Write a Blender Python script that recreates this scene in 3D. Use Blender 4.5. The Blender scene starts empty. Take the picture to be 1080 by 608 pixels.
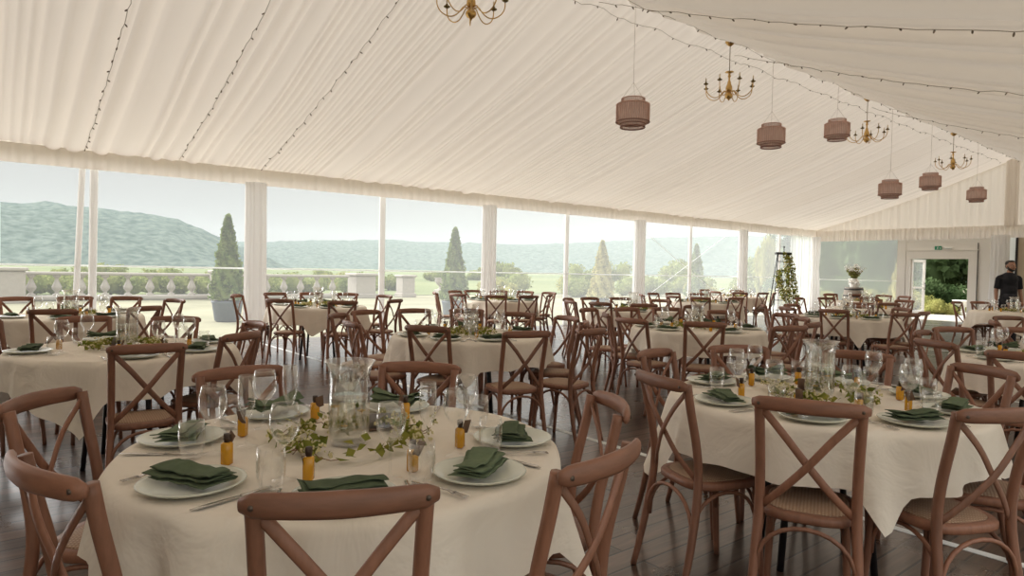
import bpy, math, random
from mathutils import Vector, Matrix, noise
random.seed(7)
PI = math.pi
S = bpy.context.scene
COL = S.collection

# ------------------------------------------------------------------ materials
def new_mat(name):
    m = bpy.data.materials.new(name); m.use_nodes = True
    nt = m.node_tree; nt.nodes.clear()
    out = nt.nodes.new('ShaderNodeOutputMaterial')
    return m, nt, out
def N(nt, t, **kw):
    n = nt.nodes.new(t)
    for k, v in kw.items():
        if k in n.inputs: n.inputs[k].default_value = v
        else: setattr(n, k, v)
    return n
def L(nt, a, ao, b, bi): nt.links.new(a.outputs[ao], b.inputs[bi])
def c4(c): return (c[0], c[1], c[2], 1.0)

def principled(name, col, rough=0.6, metal=0.0, var=0.0, scale=20.0, stretch=(1, 1, 1), bump=0.0, bscale=None, rnd=0.0, spec=0.5, coat=0.0):
    m, nt, out = new_mat(name)
    p = N(nt, 'ShaderNodeBsdfPrincipled', **{'Roughness': rough, 'Metallic': metal})
    p.inputs['Base Color'].default_value = c4(col)
    p.inputs['Specular IOR Level'].default_value = spec
    p.inputs['Coat Weight'].default_value = coat
    L(nt, p, 'BSDF', out, 'Surface')
    if var or bump or rnd:
        tc = N(nt, 'ShaderNodeTexCoord'); mp = N(nt, 'ShaderNodeMapping')
        mp.inputs['Scale'].default_value = stretch
        L(nt, tc, 'Object', mp, 'Vector')
        nz = N(nt, 'ShaderNodeTexNoise', **{'Scale': scale, 'Detail': 4.0}); L(nt, mp, 'Vector', nz, 'Vector')
        mx = N(nt, 'ShaderNodeMixRGB', blend_type='MIX')
        mx.inputs['Color1'].default_value = c4([x * (1 - var) for x in col])
        mx.inputs['Color2'].default_value = c4([min(1, x * (1 + var)) for x in col])
        L(nt, nz, 'Fac', mx, 'Fac')
        last = mx
        if rnd:
            oi = N(nt, 'ShaderNodeObjectInfo')
            mr = N(nt, 'ShaderNodeMapRange', **{'To Min': 1 - rnd, 'To Max': 1 + rnd}); L(nt, oi, 'Random', mr, 'Value')
            hs = N(nt, 'ShaderNodeHueSaturation'); L(nt, mr, 'Result', hs, 'Value'); L(nt, mx, 'Color', hs, 'Color')
            last = hs
        L(nt, last, 'Color', p, 'Base Color')
        if bump:
            b = N(nt, 'ShaderNodeBump', **{'Strength': bump, 'Distance': 0.01})
            src = nz
            if bscale:
                src = N(nt, 'ShaderNodeTexNoise', **{'Scale': bscale, 'Detail': 3.0}); L(nt, mp, 'Vector', src, 'Vector')
            L(nt, src, 'Fac', b, 'Height'); L(nt, b, 'Normal', p, 'Normal')
    return m

def fabric(name, col, trans, tcol=None, rough=0.0):
    """cloth lit from both sides: diffuse + translucent"""
    m, nt, out = new_mat(name)
    d = N(nt, 'ShaderNodeBsdfDiffuse', Roughness=rough); d.inputs['Color'].default_value = c4(col)
    t = N(nt, 'ShaderNodeBsdfTranslucent'); t.inputs['Color'].default_value = c4(tcol or col)
    mx = N(nt, 'ShaderNodeMixShader', Fac=trans)
    L(nt, d, 'BSDF', mx, 1); L(nt, t, 'BSDF', mx, 2); L(nt, mx, 'Shader', out, 'Surface')
    return m

def thin_glass(name, tint=(1, 1, 1), edge=0.5, base=0.06, gloss=(1, 1, 1)):
    m, nt, out = new_mat(name)
    t = N(nt, 'ShaderNodeBsdfTransparent'); t.inputs['Color'].default_value = c4(tint)
    g = N(nt, 'ShaderNodeBsdfGlossy', Roughness=0.05); g.inputs['Color'].default_value = c4(gloss)
    lw = N(nt, 'ShaderNodeLayerWeight', Blend=0.35)
    mr = N(nt, 'ShaderNodeMapRange', **{'To Min': base, 'To Max': edge}); L(nt, lw, 'Facing', mr, 'Value')
    mx = N(nt, 'ShaderNodeMixShader'); L(nt, mr, 'Result', mx, 'Fac')
    L(nt, t, 'BSDF', mx, 1); L(nt, g, 'BSDF', mx, 2); L(nt, mx, 'Shader', out, 'Surface')
    return m

def veil(name, amount, col, tint=(1, 1, 1), graze=0.0):
    """milky clear sheet: mostly see-through, some light scattered in the sheet, more along a slanting path through it"""
    m, nt, out = new_mat(name)
    t = N(nt, 'ShaderNodeBsdfTransparent'); t.inputs['Color'].default_value = c4(tint)
    s = N(nt, 'ShaderNodeBsdfTranslucent'); s.inputs['Color'].default_value = c4(col)
    mx = N(nt, 'ShaderNodeMixShader', Fac=amount)
    if graze:
        lw = N(nt, 'ShaderNodeLayerWeight', Blend=0.5); mr = N(nt, 'ShaderNodeMapRange', **{'To Min': amount, 'To Max': amount + graze})
        L(nt, lw, 'Facing', mr, 'Value'); L(nt, mr, 'Result', mx, 'Fac')
    L(nt, t, 'BSDF', mx, 1); L(nt, s, 'BSDF', mx, 2)
    L(nt, mx, 'Shader', out, 'Surface')
    return m

def leafy(name, col, col2, trans=0.35, scale=3.0):
    m, nt, out = new_mat(name)
    tc = N(nt, 'ShaderNodeTexCoord')
    nz = N(nt, 'ShaderNodeTexNoise', **{'Scale': scale, 'Detail': 3.0}); L(nt, tc, 'Object', nz, 'Vector')
    cr = N(nt, 'ShaderNodeMixRGB'); cr.inputs['Color1'].default_value = c4(col); cr.inputs['Color2'].default_value = c4(col2)
    mr = N(nt, 'ShaderNodeMapRange', **{'From Min': 0.35, 'From Max': 0.65}); L(nt, nz, 'Fac', mr, 'Value'); L(nt, mr, 'Result', cr, 'Fac')
    d = N(nt, 'ShaderNodeBsdfDiffuse'); t = N(nt, 'ShaderNodeBsdfTranslucent')
    L(nt, cr, 'Color', d, 'Color'); L(nt, cr, 'Color', t, 'Color')
    mx = N(nt, 'ShaderNodeMixShader', Fac=trans)
    L(nt, d, 'BSDF', mx, 1); L(nt, t, 'BSDF', mx, 2); L(nt, mx, 'Shader', out, 'Surface')
    return m

M = {}
def add_creases(m):
    """soft ironing creases and wrinkles of table linen"""
    nt = m.node_tree; tc = N(nt, 'ShaderNodeTexCoord')
    n1 = N(nt, 'ShaderNodeTexNoise', **{'Scale': 5.0, 'Detail': 4.0, 'Distortion': 0.6}); L(nt, tc, 'Object', n1, 'Vector')
    b = N(nt, 'ShaderNodeBump', **{'Strength': 0.7, 'Distance': 0.03}); L(nt, n1, 'Fac', b, 'Height')
    for q in nt.nodes:
        if q.type in ('BSDF_DIFFUSE', 'BSDF_TRANSLUCENT'): L(nt, b, 'Normal', q, 'Normal')
M['wood'] = principled('chair_wood', (0.235, 0.105, 0.062), 0.5, var=0.35, scale=9, stretch=(6, 6, 1.2), bump=0.15, rnd=0.16)
M['woodrail'] = principled('chair_wood_rail', (0.235, 0.105, 0.062), 0.5, var=0.35, scale=9, stretch=(1.2, 6, 6), bump=0.15, rnd=0.16)
M['bolt'] = principled('bolt_steel', (0.12, 0.09, 0.07), 0.45, 0.7)
M['linen'] = fabric('linen_cloth', (0.88, 0.80, 0.69), 0.10)
add_creases(M['linen'])
M['lining'] = fabric('roof_lining', (0.84, 0.78, 0.705), 0.15, (0.84, 0.755, 0.66))
M['wallcloth'] = fabric('wall_lining', (0.84, 0.78, 0.71), 0.32, (0.84, 0.78, 0.71))
M['valance'] = fabric('valance_cloth', (0.84, 0.78, 0.715), 0.24, (0.86, 0.80, 0.73))
M['curtain'] = fabric('curtain_cloth', (0.86, 0.845, 0.83), 0.42, (0.88, 0.87, 0.855))
M['voile'] = veil('voile_cloth', 0.34, (0.82, 0.82, 0.78))
M['pvc'] = veil('clear_sheet', 0.065, (0.84, 0.86, 0.85), graze=0.36)
M['pvc_end'] = veil('milky_sheet', 0.33, (0.86, 0.90, 0.86), graze=0.3)
M['lined'] = principled('lined_wall', (0.34, 0.30, 0.24), 0.9)
M['seam'] = principled('sheet_seam', (0.80, 0.82, 0.80), 0.5)
M['seamcloth'] = fabric('welded_seam', (0.86, 0.87, 0.85), 0.5)
M['post'] = principled('post_paint', (0.80, 0.76, 0.70), 0.5)
M['whiteframe'] = principled('door_paint', (0.82, 0.79, 0.74), 0.5)
M['beige'] = principled('beige_panel', (0.55, 0.46, 0.34), 0.7)
M['dark'] = principled('dark_metal', (0.015, 0.013, 0.013), 0.45)
M['ply'] = principled('plywood', (0.28, 0.17, 0.09), 0.6, var=0.2)
M['plate'] = principled('plate_glaze', (0.62, 0.63, 0.53), 0.25)
M['napkin'] = principled('napkin_cloth', (0.110, 0.140, 0.082), 0.95, var=0.2, scale=60, rnd=0.25, spec=0.1)
M['steel'] = principled('cutlery_steel', (0.55, 0.51, 0.46), 0.25, 1.0)
M['glass'] = thin_glass('clear_glass', (0.985, 0.985, 0.98), 0.42, 0.02)
M['vase'] = thin_glass('vase_glass', (0.97, 0.97, 0.96), 0.55, 0.07)
M['water'] = thin_glass('vase_water', (0.95, 0.95, 0.92), 0.40, 0.22)
M['amber'] = principled('amber_glass', (0.62, 0.30, 0.02), 0.12)
M['kraft'] = principled('kraft_tag', (0.15, 0.085, 0.05), 0.9)
M['cap'] = principled('bottle_cap', (0.05, 0.03, 0.02), 0.5)
M['leaf'] = leafy('garland_leaf', (0.16, 0.19, 0.035), (0.30, 0.28, 0.06), 0.3, 14)
M['blossom'] = principled('garland_blossom', (0.66, 0.58, 0.32), 0.8, var=0.2)
M['twig'] = principled('garland_twig', (0.25, 0.14, 0.07), 0.8)
M['yellow'] = principled('yellow_petal', (0.80, 0.48, 0.03), 0.7)
M['card'] = principled('grey_card', (0.22, 0.19, 0.16), 0.35)
M['cardwood'] = principled('brown_card', (0.14, 0.08, 0.05), 0.6)
M['brass'] = principled('brass', (0.60, 0.38, 0.14), 0.3, 1.0)
M['brassdark'] = principled('brass_dark', (0.20, 0.15, 0.06), 0.45, 0.9)
M['candle'] = principled('candle_wax', (0.66, 0.56, 0.40), 0.6)
M['cord'] = principled('cord', (0.45, 0.38, 0.32), 0.7)
M['wire'] = principled('string_wire', (0.32, 0.27, 0.20), 0.8)
M['bulb'] = principled('string_bulb', (0.16, 0.12, 0.08), 0.4)
M['grey_pot'] = principled('slate_pot', (0.10, 0.115, 0.14), 0.8, var=0.15)
M['conifer'] = leafy('conifer_leaf', (0.10, 0.15, 0.045), (0.22, 0.27, 0.09), 0.3, 4)
M['conifer_y'] = leafy('yellow_conifer_leaf', (0.32, 0.30, 0.12), (0.45, 0.40, 0.18), 0.3, 4)
M['bark'] = principled('bark', (0.10, 0.075, 0.05), 0.9, var=0.3)
M['stone'] = principled('pale_stone', (0.33, 0.30, 0.26), 0.9, var=0.12, scale=6)
M['shrub'] = leafy('shrub_leaf', (0.16, 0.20, 0.06), (0.30, 0.32, 0.12), 0.35, 1.5)
M['shrub_y'] = leafy('yellow_shrub_leaf', (0.24, 0.25, 0.08), (0.36, 0.34, 0.12), 0.35, 2)
M['tree'] = leafy('tree_leaf', (0.045, 0.080, 0.030), (0.13, 0.18, 0.08), 0.3, 0.8)
M['white'] = principled('white_enamel', (0.85, 0.83, 0.78), 0.3)
M['barrelwood'] = principled('barrel_wood', (0.30, 0.26, 0.22), 0.8, var=0.3, scale=8, stretch=(8, 8, 1))
M['iron'] = principled('black_iron', (0.03, 0.03, 0.03), 0.5)
M['signgreen'] = principled('sign_green', (0.0, 0.22, 0.11), 0.4)
M['signwhite'] = principled('sign_white', (0.85, 0.88, 0.85), 0.4)
M['skin'] = principled('skin', (0.38, 0.20, 0.13), 0.55)
M['hair'] = principled('hair', (0.012, 0.010, 0.010), 0.6)
M['shirt'] = principled('black_shirt', (0.012, 0.012, 0.016), 0.9, var=0.2)
M['trousers'] = principled('dark_trousers', (0.02, 0.02, 0.025), 0.9)
M['shoe'] = principled('black_shoe', (0.01, 0.01, 0.01), 0.4)
M['eye'] = principled('eye_white', (0.5, 0.48, 0.45), 0.3)
M['path'] = principled('pale_paving', (0.45, 0.42, 0.36), 0.9, var=0.06, scale=2)

def rattan_seat():
    m, nt, out = new_mat('woven_seat')
    p = N(nt, 'ShaderNodeBsdfPrincipled', Roughness=0.7)
    tc = N(nt, 'ShaderNodeTexCoord')
    w1 = N(nt, 'ShaderNodeTexWave', **{'Scale': 26.0}); w1.bands_direction = 'X'
    w2 = N(nt, 'ShaderNodeTexWave', **{'Scale': 26.0}); w2.bands_direction = 'Y'
    L(nt, tc, 'Object', w1, 'Vector'); L(nt, tc, 'Object', w2, 'Vector')
    ml = N(nt, 'ShaderNodeMath', operation='MULTIPLY'); L(nt, w1, 'Fac', ml, 0); L(nt, w2, 'Fac', ml, 1)
    mx = N(nt, 'ShaderNodeMixRGB'); mx.inputs['Color1'].default_value = c4((0.30, 0.18, 0.11)); mx.inputs['Color2'].default_value = c4((0.50, 0.36, 0.25))
    L(nt, ml, 'Value', mx, 'Fac'); L(nt, mx, 'Color', p, 'Base Color')
    b = N(nt, 'ShaderNodeBump', **{'Strength': 0.5, 'Distance': 0.004}); L(nt, ml, 'Value', b, 'Height'); L(nt, b, 'Normal', p, 'Normal')
    L(nt, p, 'BSDF', out, 'Surface'); return m
M['seat'] = rattan_seat()

def floor_mat():
    m, nt, out = new_mat('dark_boards')
    p = N(nt, 'ShaderNodeBsdfPrincipled', **{'Specular IOR Level': 0.6, 'Coat Weight': 0.35, 'Coat Roughness': 0.12})
    tc = N(nt, 'ShaderNodeTexCoord'); sx = N(nt, 'ShaderNodeSeparateXYZ'); L(nt, tc, 'Object', sx, 'Vector')
    cb = N(nt, 'ShaderNodeCombineXYZ'); L(nt, sx, 'Y', cb, 'X'); L(nt, sx, 'X', cb, 'Y')
    br = N(nt, 'ShaderNodeTexBrick', **{'Scale': 1.0, 'Mortar Size': 0.007, 'Brick Width': 2.4, 'Row Height': 0.13, 'Bias': 0.0, 'Mortar Smooth': 0.3})
    br.inputs['Color1'].default_value = c4((0.045, 0.026, 0.017)); br.inputs['Color2'].default_value = c4((0.125, 0.076, 0.053)); br.inputs['Mortar'].default_value = c4((0.006, 0.004, 0.003))
    L(nt, cb, 'Vector', br, 'Vector')
    mp = N(nt, 'ShaderNodeMapping'); mp.inputs['Scale'].default_value = (14, 1.2, 1); L(nt, tc, 'Object', mp, 'Vector')
    nz = N(nt, 'ShaderNodeTexNoise', **{'Scale': 2.0, 'Detail': 6.0}); L(nt, mp, 'Vector', nz, 'Vector')
    n2 = N(nt, 'ShaderNodeTexNoise', **{'Scale': 1.3, 'Detail': 5.0}); L(nt, tc, 'Object', n2, 'Vector')
    mx = N(nt, 'ShaderNodeMixRGB', blend_type='MULTIPLY', Fac=0.7)
    L(nt, br, 'Color', mx, 'Color1')
    mr = N(nt, 'ShaderNodeMapRange', **{'From Min': 0.3, 'From Max': 0.7, 'To Min': 0.5, 'To Max': 1.6}); L(nt, nz, 'Fac', mr, 'Value'); L(nt, mr, 'Result', mx, 'Color2')
    # pale scuffs and worn patches
    sc = N(nt, 'ShaderNodeMapRange', **{'From Min': 0.60, 'From Max': 0.74, 'To Min': 0.0, 'To Max': 0.35}); L(nt, n2, 'Fac', sc, 'Value')
    m2 = N(nt, 'ShaderNodeMixRGB'); m2.inputs['Color2'].default_value = c4((0.13, 0.10, 0.08)); L(nt, sc, 'Result', m2, 'Fac'); L(nt, mx, 'Color', m2, 'Color1')
    L(nt, m2, 'Color', p, 'Base Color')
    rr = N(nt, 'ShaderNodeMapRange', **{'To Min': 0.20, 'To Max': 0.38}); L(nt, n2, 'Fac', rr, 'Value'); L(nt, rr, 'Result', p, 'Roughness')
    b = N(nt, 'ShaderNodeBump', **{'Strength': 0.35, 'Distance': 0.004})
    ad = N(nt, 'ShaderNodeMath', operation='SUBTRACT'); L(nt, nz, 'Fac', ad, 0); L(nt, br, 'Fac', ad, 1)
    L(nt, ad, 'Value', b, 'Height'); L(nt, b, 'Normal', p, 'Normal')
    L(nt, p, 'BSDF', out, 'Surface'); return m
M['floor'] = floor_mat()

def rattan_shade():
    """pink-brown woven shade, open weave"""
    m, nt, out = new_mat('woven_shade')
    tc = N(nt, 'ShaderNodeTexCoord')
    w = N(nt, 'ShaderNodeTexNoise', **{'Scale': 30.0, 'Detail': 2.0}); mp = N(nt, 'ShaderNodeMapping'); mp.inputs['Scale'].default_value = (1, 1, 0.25)
    L(nt, tc, 'Object', mp, 'Vector'); L(nt, mp, 'Vector', w, 'Vector')
    mx = N(nt, 'ShaderNodeMixRGB'); mx.inputs['Color1'].default_value = c4((0.56, 0.36, 0.30)); mx.inputs['Color2'].default_value = c4((0.80, 0.60, 0.52))
    L(nt, w, 'Fac', mx, 'Fac')
    d = N(nt, 'ShaderNodeBsdfDiffuse'); t = N(nt, 'ShaderNodeBsdfTranslucent'); tr = N(nt, 'ShaderNodeBsdfTransparent')
    L(nt, mx, 'Color', d, 'Color'); L(nt, mx, 'Color', t, 'Color')
    a = N(nt, 'ShaderNodeMixShader', Fac=0.5); L(nt, d, 'BSDF', a, 1); L(nt, t, 'BSDF', a, 2)
    b = N(nt, 'ShaderNodeMixShader', Fac=0.35); L(nt, a, 'Shader', b, 1); L(nt, tr, 'BSDF', b, 2)
    L(nt, b, 'Shader', out, 'Surface'); return m
M['shade'] = rattan_shade()

def terrain(name, c1, c2, scale, bump=0.0):
    m, nt, out = new_mat(name)
    tc = N(nt, 'ShaderNodeTexCoord')
    nz = N(nt, 'ShaderNodeTexNoise', **{'Scale': scale, 'Detail': 6.0}); L(nt, tc, 'Object', nz, 'Vector')
    mr = N(nt, 'ShaderNodeMapRange', **{'From Min': 0.35, 'From Max': 0.65}); L(nt, nz, 'Fac', mr, 'Value')
    mx = N(nt, 'ShaderNodeMixRGB'); mx.inputs['Color1'].default_value = c4(c1); mx.inputs['Color2'].default_value = c4(c2); L(nt, mr, 'Result', mx, 'Fac')
    d = N(nt, 'ShaderNodeBsdfDiffuse'); L(nt, mx, 'Color', d, 'Color'); L(nt, d, 'BSDF', out, 'Surface')
    return m
M['lawn'] = terrain('pale_lawn', (0.22, 0.215, 0.15), (0.29, 0.275, 0.195), 0.4)
M['field'] = terrain('green_field', (0.13, 0.16, 0.085), (0.20, 0.22, 0.12), 0.05)
M['forest'] = terrain('forest_hill', (0.040, 0.066, 0.058), (0.115, 0.145, 0.125), 0.34)

# ------------------------------------------------------------------ mesh helpers
class MB:
    def __init__(s): s.v = []; s.f = []
    def add(s, v, f):
        b = len(s.v); s.v.extend([tuple(p) for p in v]); s.f.extend([tuple(i + b for i in q) for q in f])
    def box(s, c, d, rz=0.0, bev=0.0):
        x, y, z = d[0] / 2, d[1] / 2, d[2] / 2
        co, si = math.cos(rz), math.sin(rz)
        def P(a, b, h): return (c[0] + a * co - b * si, c[1] + a * si + b * co, c[2] + h)
        if not bev:
            v = [P(-x, -y, -z), P(x, -y, -z), P(x, y, -z), P(-x, y, -z), P(-x, -y, z), P(x, -y, z), P(x, y, z), P(-x, y, z)]
            s.add(v, [(0, 3, 2, 1), (4, 5, 6, 7), (0, 1, 5, 4), (1, 2, 6, 5), (2, 3, 7, 6), (3, 0, 4, 7)])
        else:
            b = min(bev, x * .9, y * .9, z * .9); v = []
            for (h, i) in ((-z, b), (-z + b, 0), (z - b, 0), (z, b)):
                a, e = x - i, y - i
                for (px, py) in ((-a + b, -e), (a - b, -e), (a, -e + b), (a, e - b), (a - b, e), (-a + b, e), (-a, e - b), (-a, -e + b)): v.append(P(px, py, h))
            f = [tuple(range(7, -1, -1)), tuple(range(24, 32))]
            for r in range(3):
                for k in range(8): f.append((r * 8 + k, r * 8 + (k + 1) % 8, r * 8 + 8 + (k + 1) % 8, r * 8 + 8 + k))
            s.add(v, f)
    def tube(s, pts, rad, n=8, up=None, ry=None, cap=True):
        """sweep an ellipse (rad across, ry along up) along pts"""
        pts = [Vector(p) for p in pts]; m = len(pts)
        if not isinstance(rad, (list, tuple)): rad = [rad] * m
        if ry is None: ry = rad
        elif not isinstance(ry, (list, tuple)): ry = [ry] * m
        v = []; prev = None
        for i, p in enumerate(pts):
            t = (pts[min(i + 1, m - 1)] - pts[max(i - 1, 0)]).normalized()
            if up is not None: u = Vector(up)
            elif prev is not None: u = prev
            else: u = Vector((0, 0, 1)) if abs(t.z) < 0.9 else Vector((0, 1, 0))
            sd = t.cross(u).normalized(); u2 = sd.cross(t).normalized(); prev = u2
            for k in range(n):
                a = 2 * PI * k / n
                v.append(p + sd * (rad[i] * math.cos(a)) + u2 * (ry[i] * math.sin(a)))
        f = []
        for i in range(m - 1):
            for k in range(n): f.append((i * n + k, i * n + (k + 1) % n, (i + 1) * n + (k + 1) % n, (i + 1) * n + k))
        if cap: f += [tuple(range(n - 1, -1, -1)), tuple((m - 1) * n + k for k in range(n))]
        s.add(v, f)
    def lathe(s, prof, n=20, c=(0, 0, 0), closed=False):
        v = []; f = []
        m = len(prof)
        for (r, z) in prof:
            for k in range(n):
                a = 2 * PI * k / n; v.append((c[0] + r * math.cos(a), c[1] + r * math.sin(a), c[2] + z))
        for i in range(m - 1):
            for k in range(n): f.append((i * n + k, i * n + (k + 1) % n, (i + 1) * n + (k + 1) % n, (i + 1) * n + k))
        if closed:
            f += [tuple(range(n - 1, -1, -1)), tuple((m - 1) * n + k for k in range(n))]
        s.add(v, f)
    def ball(s, c, r, n=8, m=6):
        if not isinstance(r, (tuple, list)): r = (r, r, r)
        v = [(c[0], c[1], c[2] - r[2])]; f = []
        for i in range(1, m):
            b = -PI / 2 + PI * i / m
            for k in range(n):
                a = 2 * PI * k / n
                v.append((c[0] + r[0] * math.cos(b) * math.cos(a), c[1] + r[1] * math.cos(b) * math.sin(a), c[2] + r[2] * math.sin(b)))
        v.append((c[0], c[1], c[2] + r[2])); e = len(v) - 1
        for k in range(n):
            f.append((0, 1 + (k + 1) % n, 1 + k)); f.append((e, e - n + k, e - n + (k + 1) % n))
        for i in range(m - 2):
            for k in range(n): f.append((1 + i * n + k, 1 + i * n + (k + 1) % n, 1 + (i + 1) * n + (k + 1) % n, 1 + (i + 1) * n + k))
        s.add(v, f)
    def grid(s, fn, nu, nv, wrap=False):
        v = [fn(i / nu, j / nv) for j in range(nv + 1) for i in range(nu + (0 if wrap else 1))]
        w = nu if wrap else nu + 1
        f = []
        for j in range(nv):
            for i in range(nu):
                i2 = (i + 1) % w
                f.append((j * w + i, j * w + i2, (j + 1) * w + i2, (j + 1) * w + i))
        s.add(v, f)
    def leaf(s, c, size, rng, flat=0.0, elong=1.6):
        d = Vector((rng.gauss(0, 1), rng.gauss(0, 1), rng.gauss(0, 1) * (1 - flat))).normalized()
        u = d.cross(Vector((rng.gauss(0, 1), rng.gauss(0, 1), rng.gauss(0, 1) + flat * 3))).normalized()
        w = d.cross(u); c = Vector(c)
        a = size * elong * 0.5; b = size * 0.5
        s.add([c - d * a, c + u * b + w * b * .3, c + d * a, c - u * b + w * b * .3], [(0, 1, 2), (0, 2, 3)])
    def data(s, name, mat, smooth=True):
        me = bpy.data.meshes.new(name); me.from_pydata(s.v, [], s.f); me.update()
        if mat is not None: me.materials.append(mat)
        if smooth: me.polygons.foreach_set('use_smooth', [True] * len(me.polygons))
        return me
    def obj(s, name, mat, parent=None, smooth=True, loc=(0, 0, 0), rz=0.0):
        return inst(name, s.data(name, mat, smooth), parent, loc, rz)

def inst(name, me, parent=None, loc=(0, 0, 0), rz=0.0):
    o = bpy.data.objects.new(name, me); COL.objects.link(o); o.location = loc; o.rotation_euler = (0, 0, rz)
    if parent is not None: o.parent = parent
    return o
def tag(o, label, cat, group=None, kind=None):
    w = label.split()
    if len(w) > 16: print('LONG', len(w), label)
    o['label'] = label; o['category'] = cat
    if group: o['group'] = group
    if kind: o['kind'] = kind
    return o
def empty(name, loc=(0, 0, 0), rz=0.0):
    o = bpy.data.objects.new(name, None); COL.objects.link(o); o.location = loc; o.rotation_euler = (0, 0, rz); o.empty_display_size = 0.1
    return o
def struct(o): o['kind'] = 'structure'; return o
def copy_tree(o, kids, loc, rz):
    """copy of a thing and of each of its parts (and sub-parts)"""
    r = o.copy(); COL.objects.link(r); r.location = loc; r.rotation_euler = (0, 0, rz)
    for ch, subs in kids:
        c = ch.copy(); COL.objects.link(c); c.parent = r
        for g in subs:
            d = g.copy(); COL.objects.link(d); d.parent = c
    return r
def kids_of(o):
    ch = [c for c in COL.objects if c.parent == o]
    return [(c, [g for g in COL.objects if g.parent == c]) for c in ch]

# ------------------------------------------------------------------ the tent
XL, YF, YB, XR = -11.9, 23.85, -6.2, 0.9          # left wall, far end, near end, right wall
XRIDGE, ZRIDGE, ZEAVE = -5.9, 4.93, 2.98
def zroof(x):
    v = abs(x - XRIDGE) / 6.0
    return ZRIDGE - (ZRIDGE - ZEAVE) * v - 0.13 * 4 * v * (1 - v) * (1 if v < 1 else 0)

b = MB(); b.box(((XL + XR) / 2, (YF + YB) / 2, -0.05), (XR - XL, YF - YB, 0.10)); struct(b.obj('floor', M['floor'], smooth=False))
k = 0
for y in (-1.2, 3.8, 8.85, 13.9, 18.85):          # pale joint strips across the boards at each tent frame
    k += 1
    b = MB(); b.box(((XL + XR) / 2, y, 0.0015), (XR - XL - .02, 0.055, 0.003)); struct(b.obj('trim_%d' % k, M['seam'], smooth=False))

# pleated roof lining: swags hung between crease lines that run down the slope
rng = random.Random(3)
creases = [YB]
while creases[-1] < YF:
    y = creases[-1]
    near_frame = min(abs(((y + 1.2) % 5.03) - o) for o in (0, 5.03))
    w = rng.choice((.07, .1, .13, .18, .26, .36)) if near_frame > .8 else rng.choice((.06, .08, .1, .14))
    creases.append(y + w * rng.uniform(.8, 1.2))
creases[-1] = YF
cols = []
for a, c in zip(creases, creases[1:]):
    w = c - a; amp = min(.065, .30 * w) * rng.uniform(.5, 1.25)
    for q in range(6):
        t = q / 6; cols.append((a + w * t, amp * math.sin(PI * t) ** .8, amp))
cols.append((YF, 0, .02))
def lining(side):
    mb = MB(); nv = 26; n = len(cols)
    xe = XL if side < 0 else XR
    v = []
    for j in range(nv + 1):
        t = j / nv; x = XRIDGE + (xe - XRIDGE) * t
        for i, (y, h, amp) in enumerate(cols):
            wob = .05 * noise.noise((y * .8, t * 2.2, side * 3.1)) + .012 * noise.noise((y * 5, t * 5, side))
            fade = .35 + .65 * min(1, 4 * t + .1)
            yy = min(max(y + .03 * noise.noise((y * 1.3, t * 3, 9.)), YB), YF)
            v.append((x, yy, zroof(x) - h * fade * (3.0 if side > 0 else 1) + wob * min(1, 6 * t, 6 * (1 - t))))
    f = [(j * n + i, (j + 1) * n + i, (j + 1) * n + i + 1, j * n + i + 1) for j in range(nv) for i in range(n - 1)]
    mb.add(v, f); return mb
struct(lining(-1).obj('ceiling_left', M['lining'])); struct(lining(1).obj('ceiling_right', M['lining']))

def pleated(p0, p1, z0, z1f, depth, wl, nv, seed, nrm, flare=0.0):
    """vertical gathered cloth from p0 to p1; z1f(t) is the top height"""
    mb = MB(); r = random.Random(seed)
    P0, P1 = Vector(p0), Vector(p1); Ln = (P1 - P0).length; nn = max(8, int(Ln / wl * 6)); ph = [r.uniform(0, 6) for _ in range(4)]
    def fn(u, v):
        q = P0.lerp(P1, u); s = u * Ln
        d = math.sin(s / wl * 2 * PI + 1.6 * math.sin(s * 1.3 + ph[0])) * .5 + math.sin(s / wl * 4.4 + ph[1]) * .35 + .3 * math.sin(s / wl * 11 + ph[2])
        d *= depth * (1 + flare * (1 - v))
        return (q.x + nrm[0] * d, q.y + nrm[1] * d, z0 + (z1f(u) - z0) * v)
    mb.grid(fn, nn, nv); return mb
tn = 10
def trim(mb, mat, smooth=False):
    global tn
    tn += 1; return struct(mb.obj('trim_%d' % tn, mat, smooth=smooth))
# gathered valance along the left eave and the eave beam behind it
trim(pleated((XL + .14, YB, 0), (XL + .14, YF - .1, 0), 2.71, lambda u: 2.99, .014, .16, 3, 5, (1, 0), .5), M['valance'], True)
b = MB(); b.box((XL - .06, (YF + YB) / 2, 2.955), (.10, YF - YB, .05)); trim(b, M['post'])
# far gable cloth and valance
def gable_top(u): return zroof(XL + (XR - XL) * u) + .03
struct(pleated((XL, YF - .06, 0), (XR, YF - .06, 0), 2.84, gable_top, .022, .2, 6, 8, (0, 1)).obj('wall_far', M['wallcloth']))
trim(pleated((XL, YF - .17, 0), (XR, YF - .17, 0), 2.58, lambda u: 2.95, .03, .13, 3, 9, (0, 1), .6), M['valance'], True)
# near end and right side are closed with lined walls behind the camera
struct(pleated((XL, YB + .05, 0), (XR, YB + .05, 0), 0, lambda u: zroof(XL + (XR - XL) * u), .03, .3, 6, 10, (0, 1)).obj('wall_near', M['lined']))
trim(pleated((XR - .14, YB, 0), (XR - .14, YF - .1, 0), 2.30, lambda u: zroof(XR) - .01, .014, .16, 3, 6, (1, 0), .5), M['valance'], True)

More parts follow.
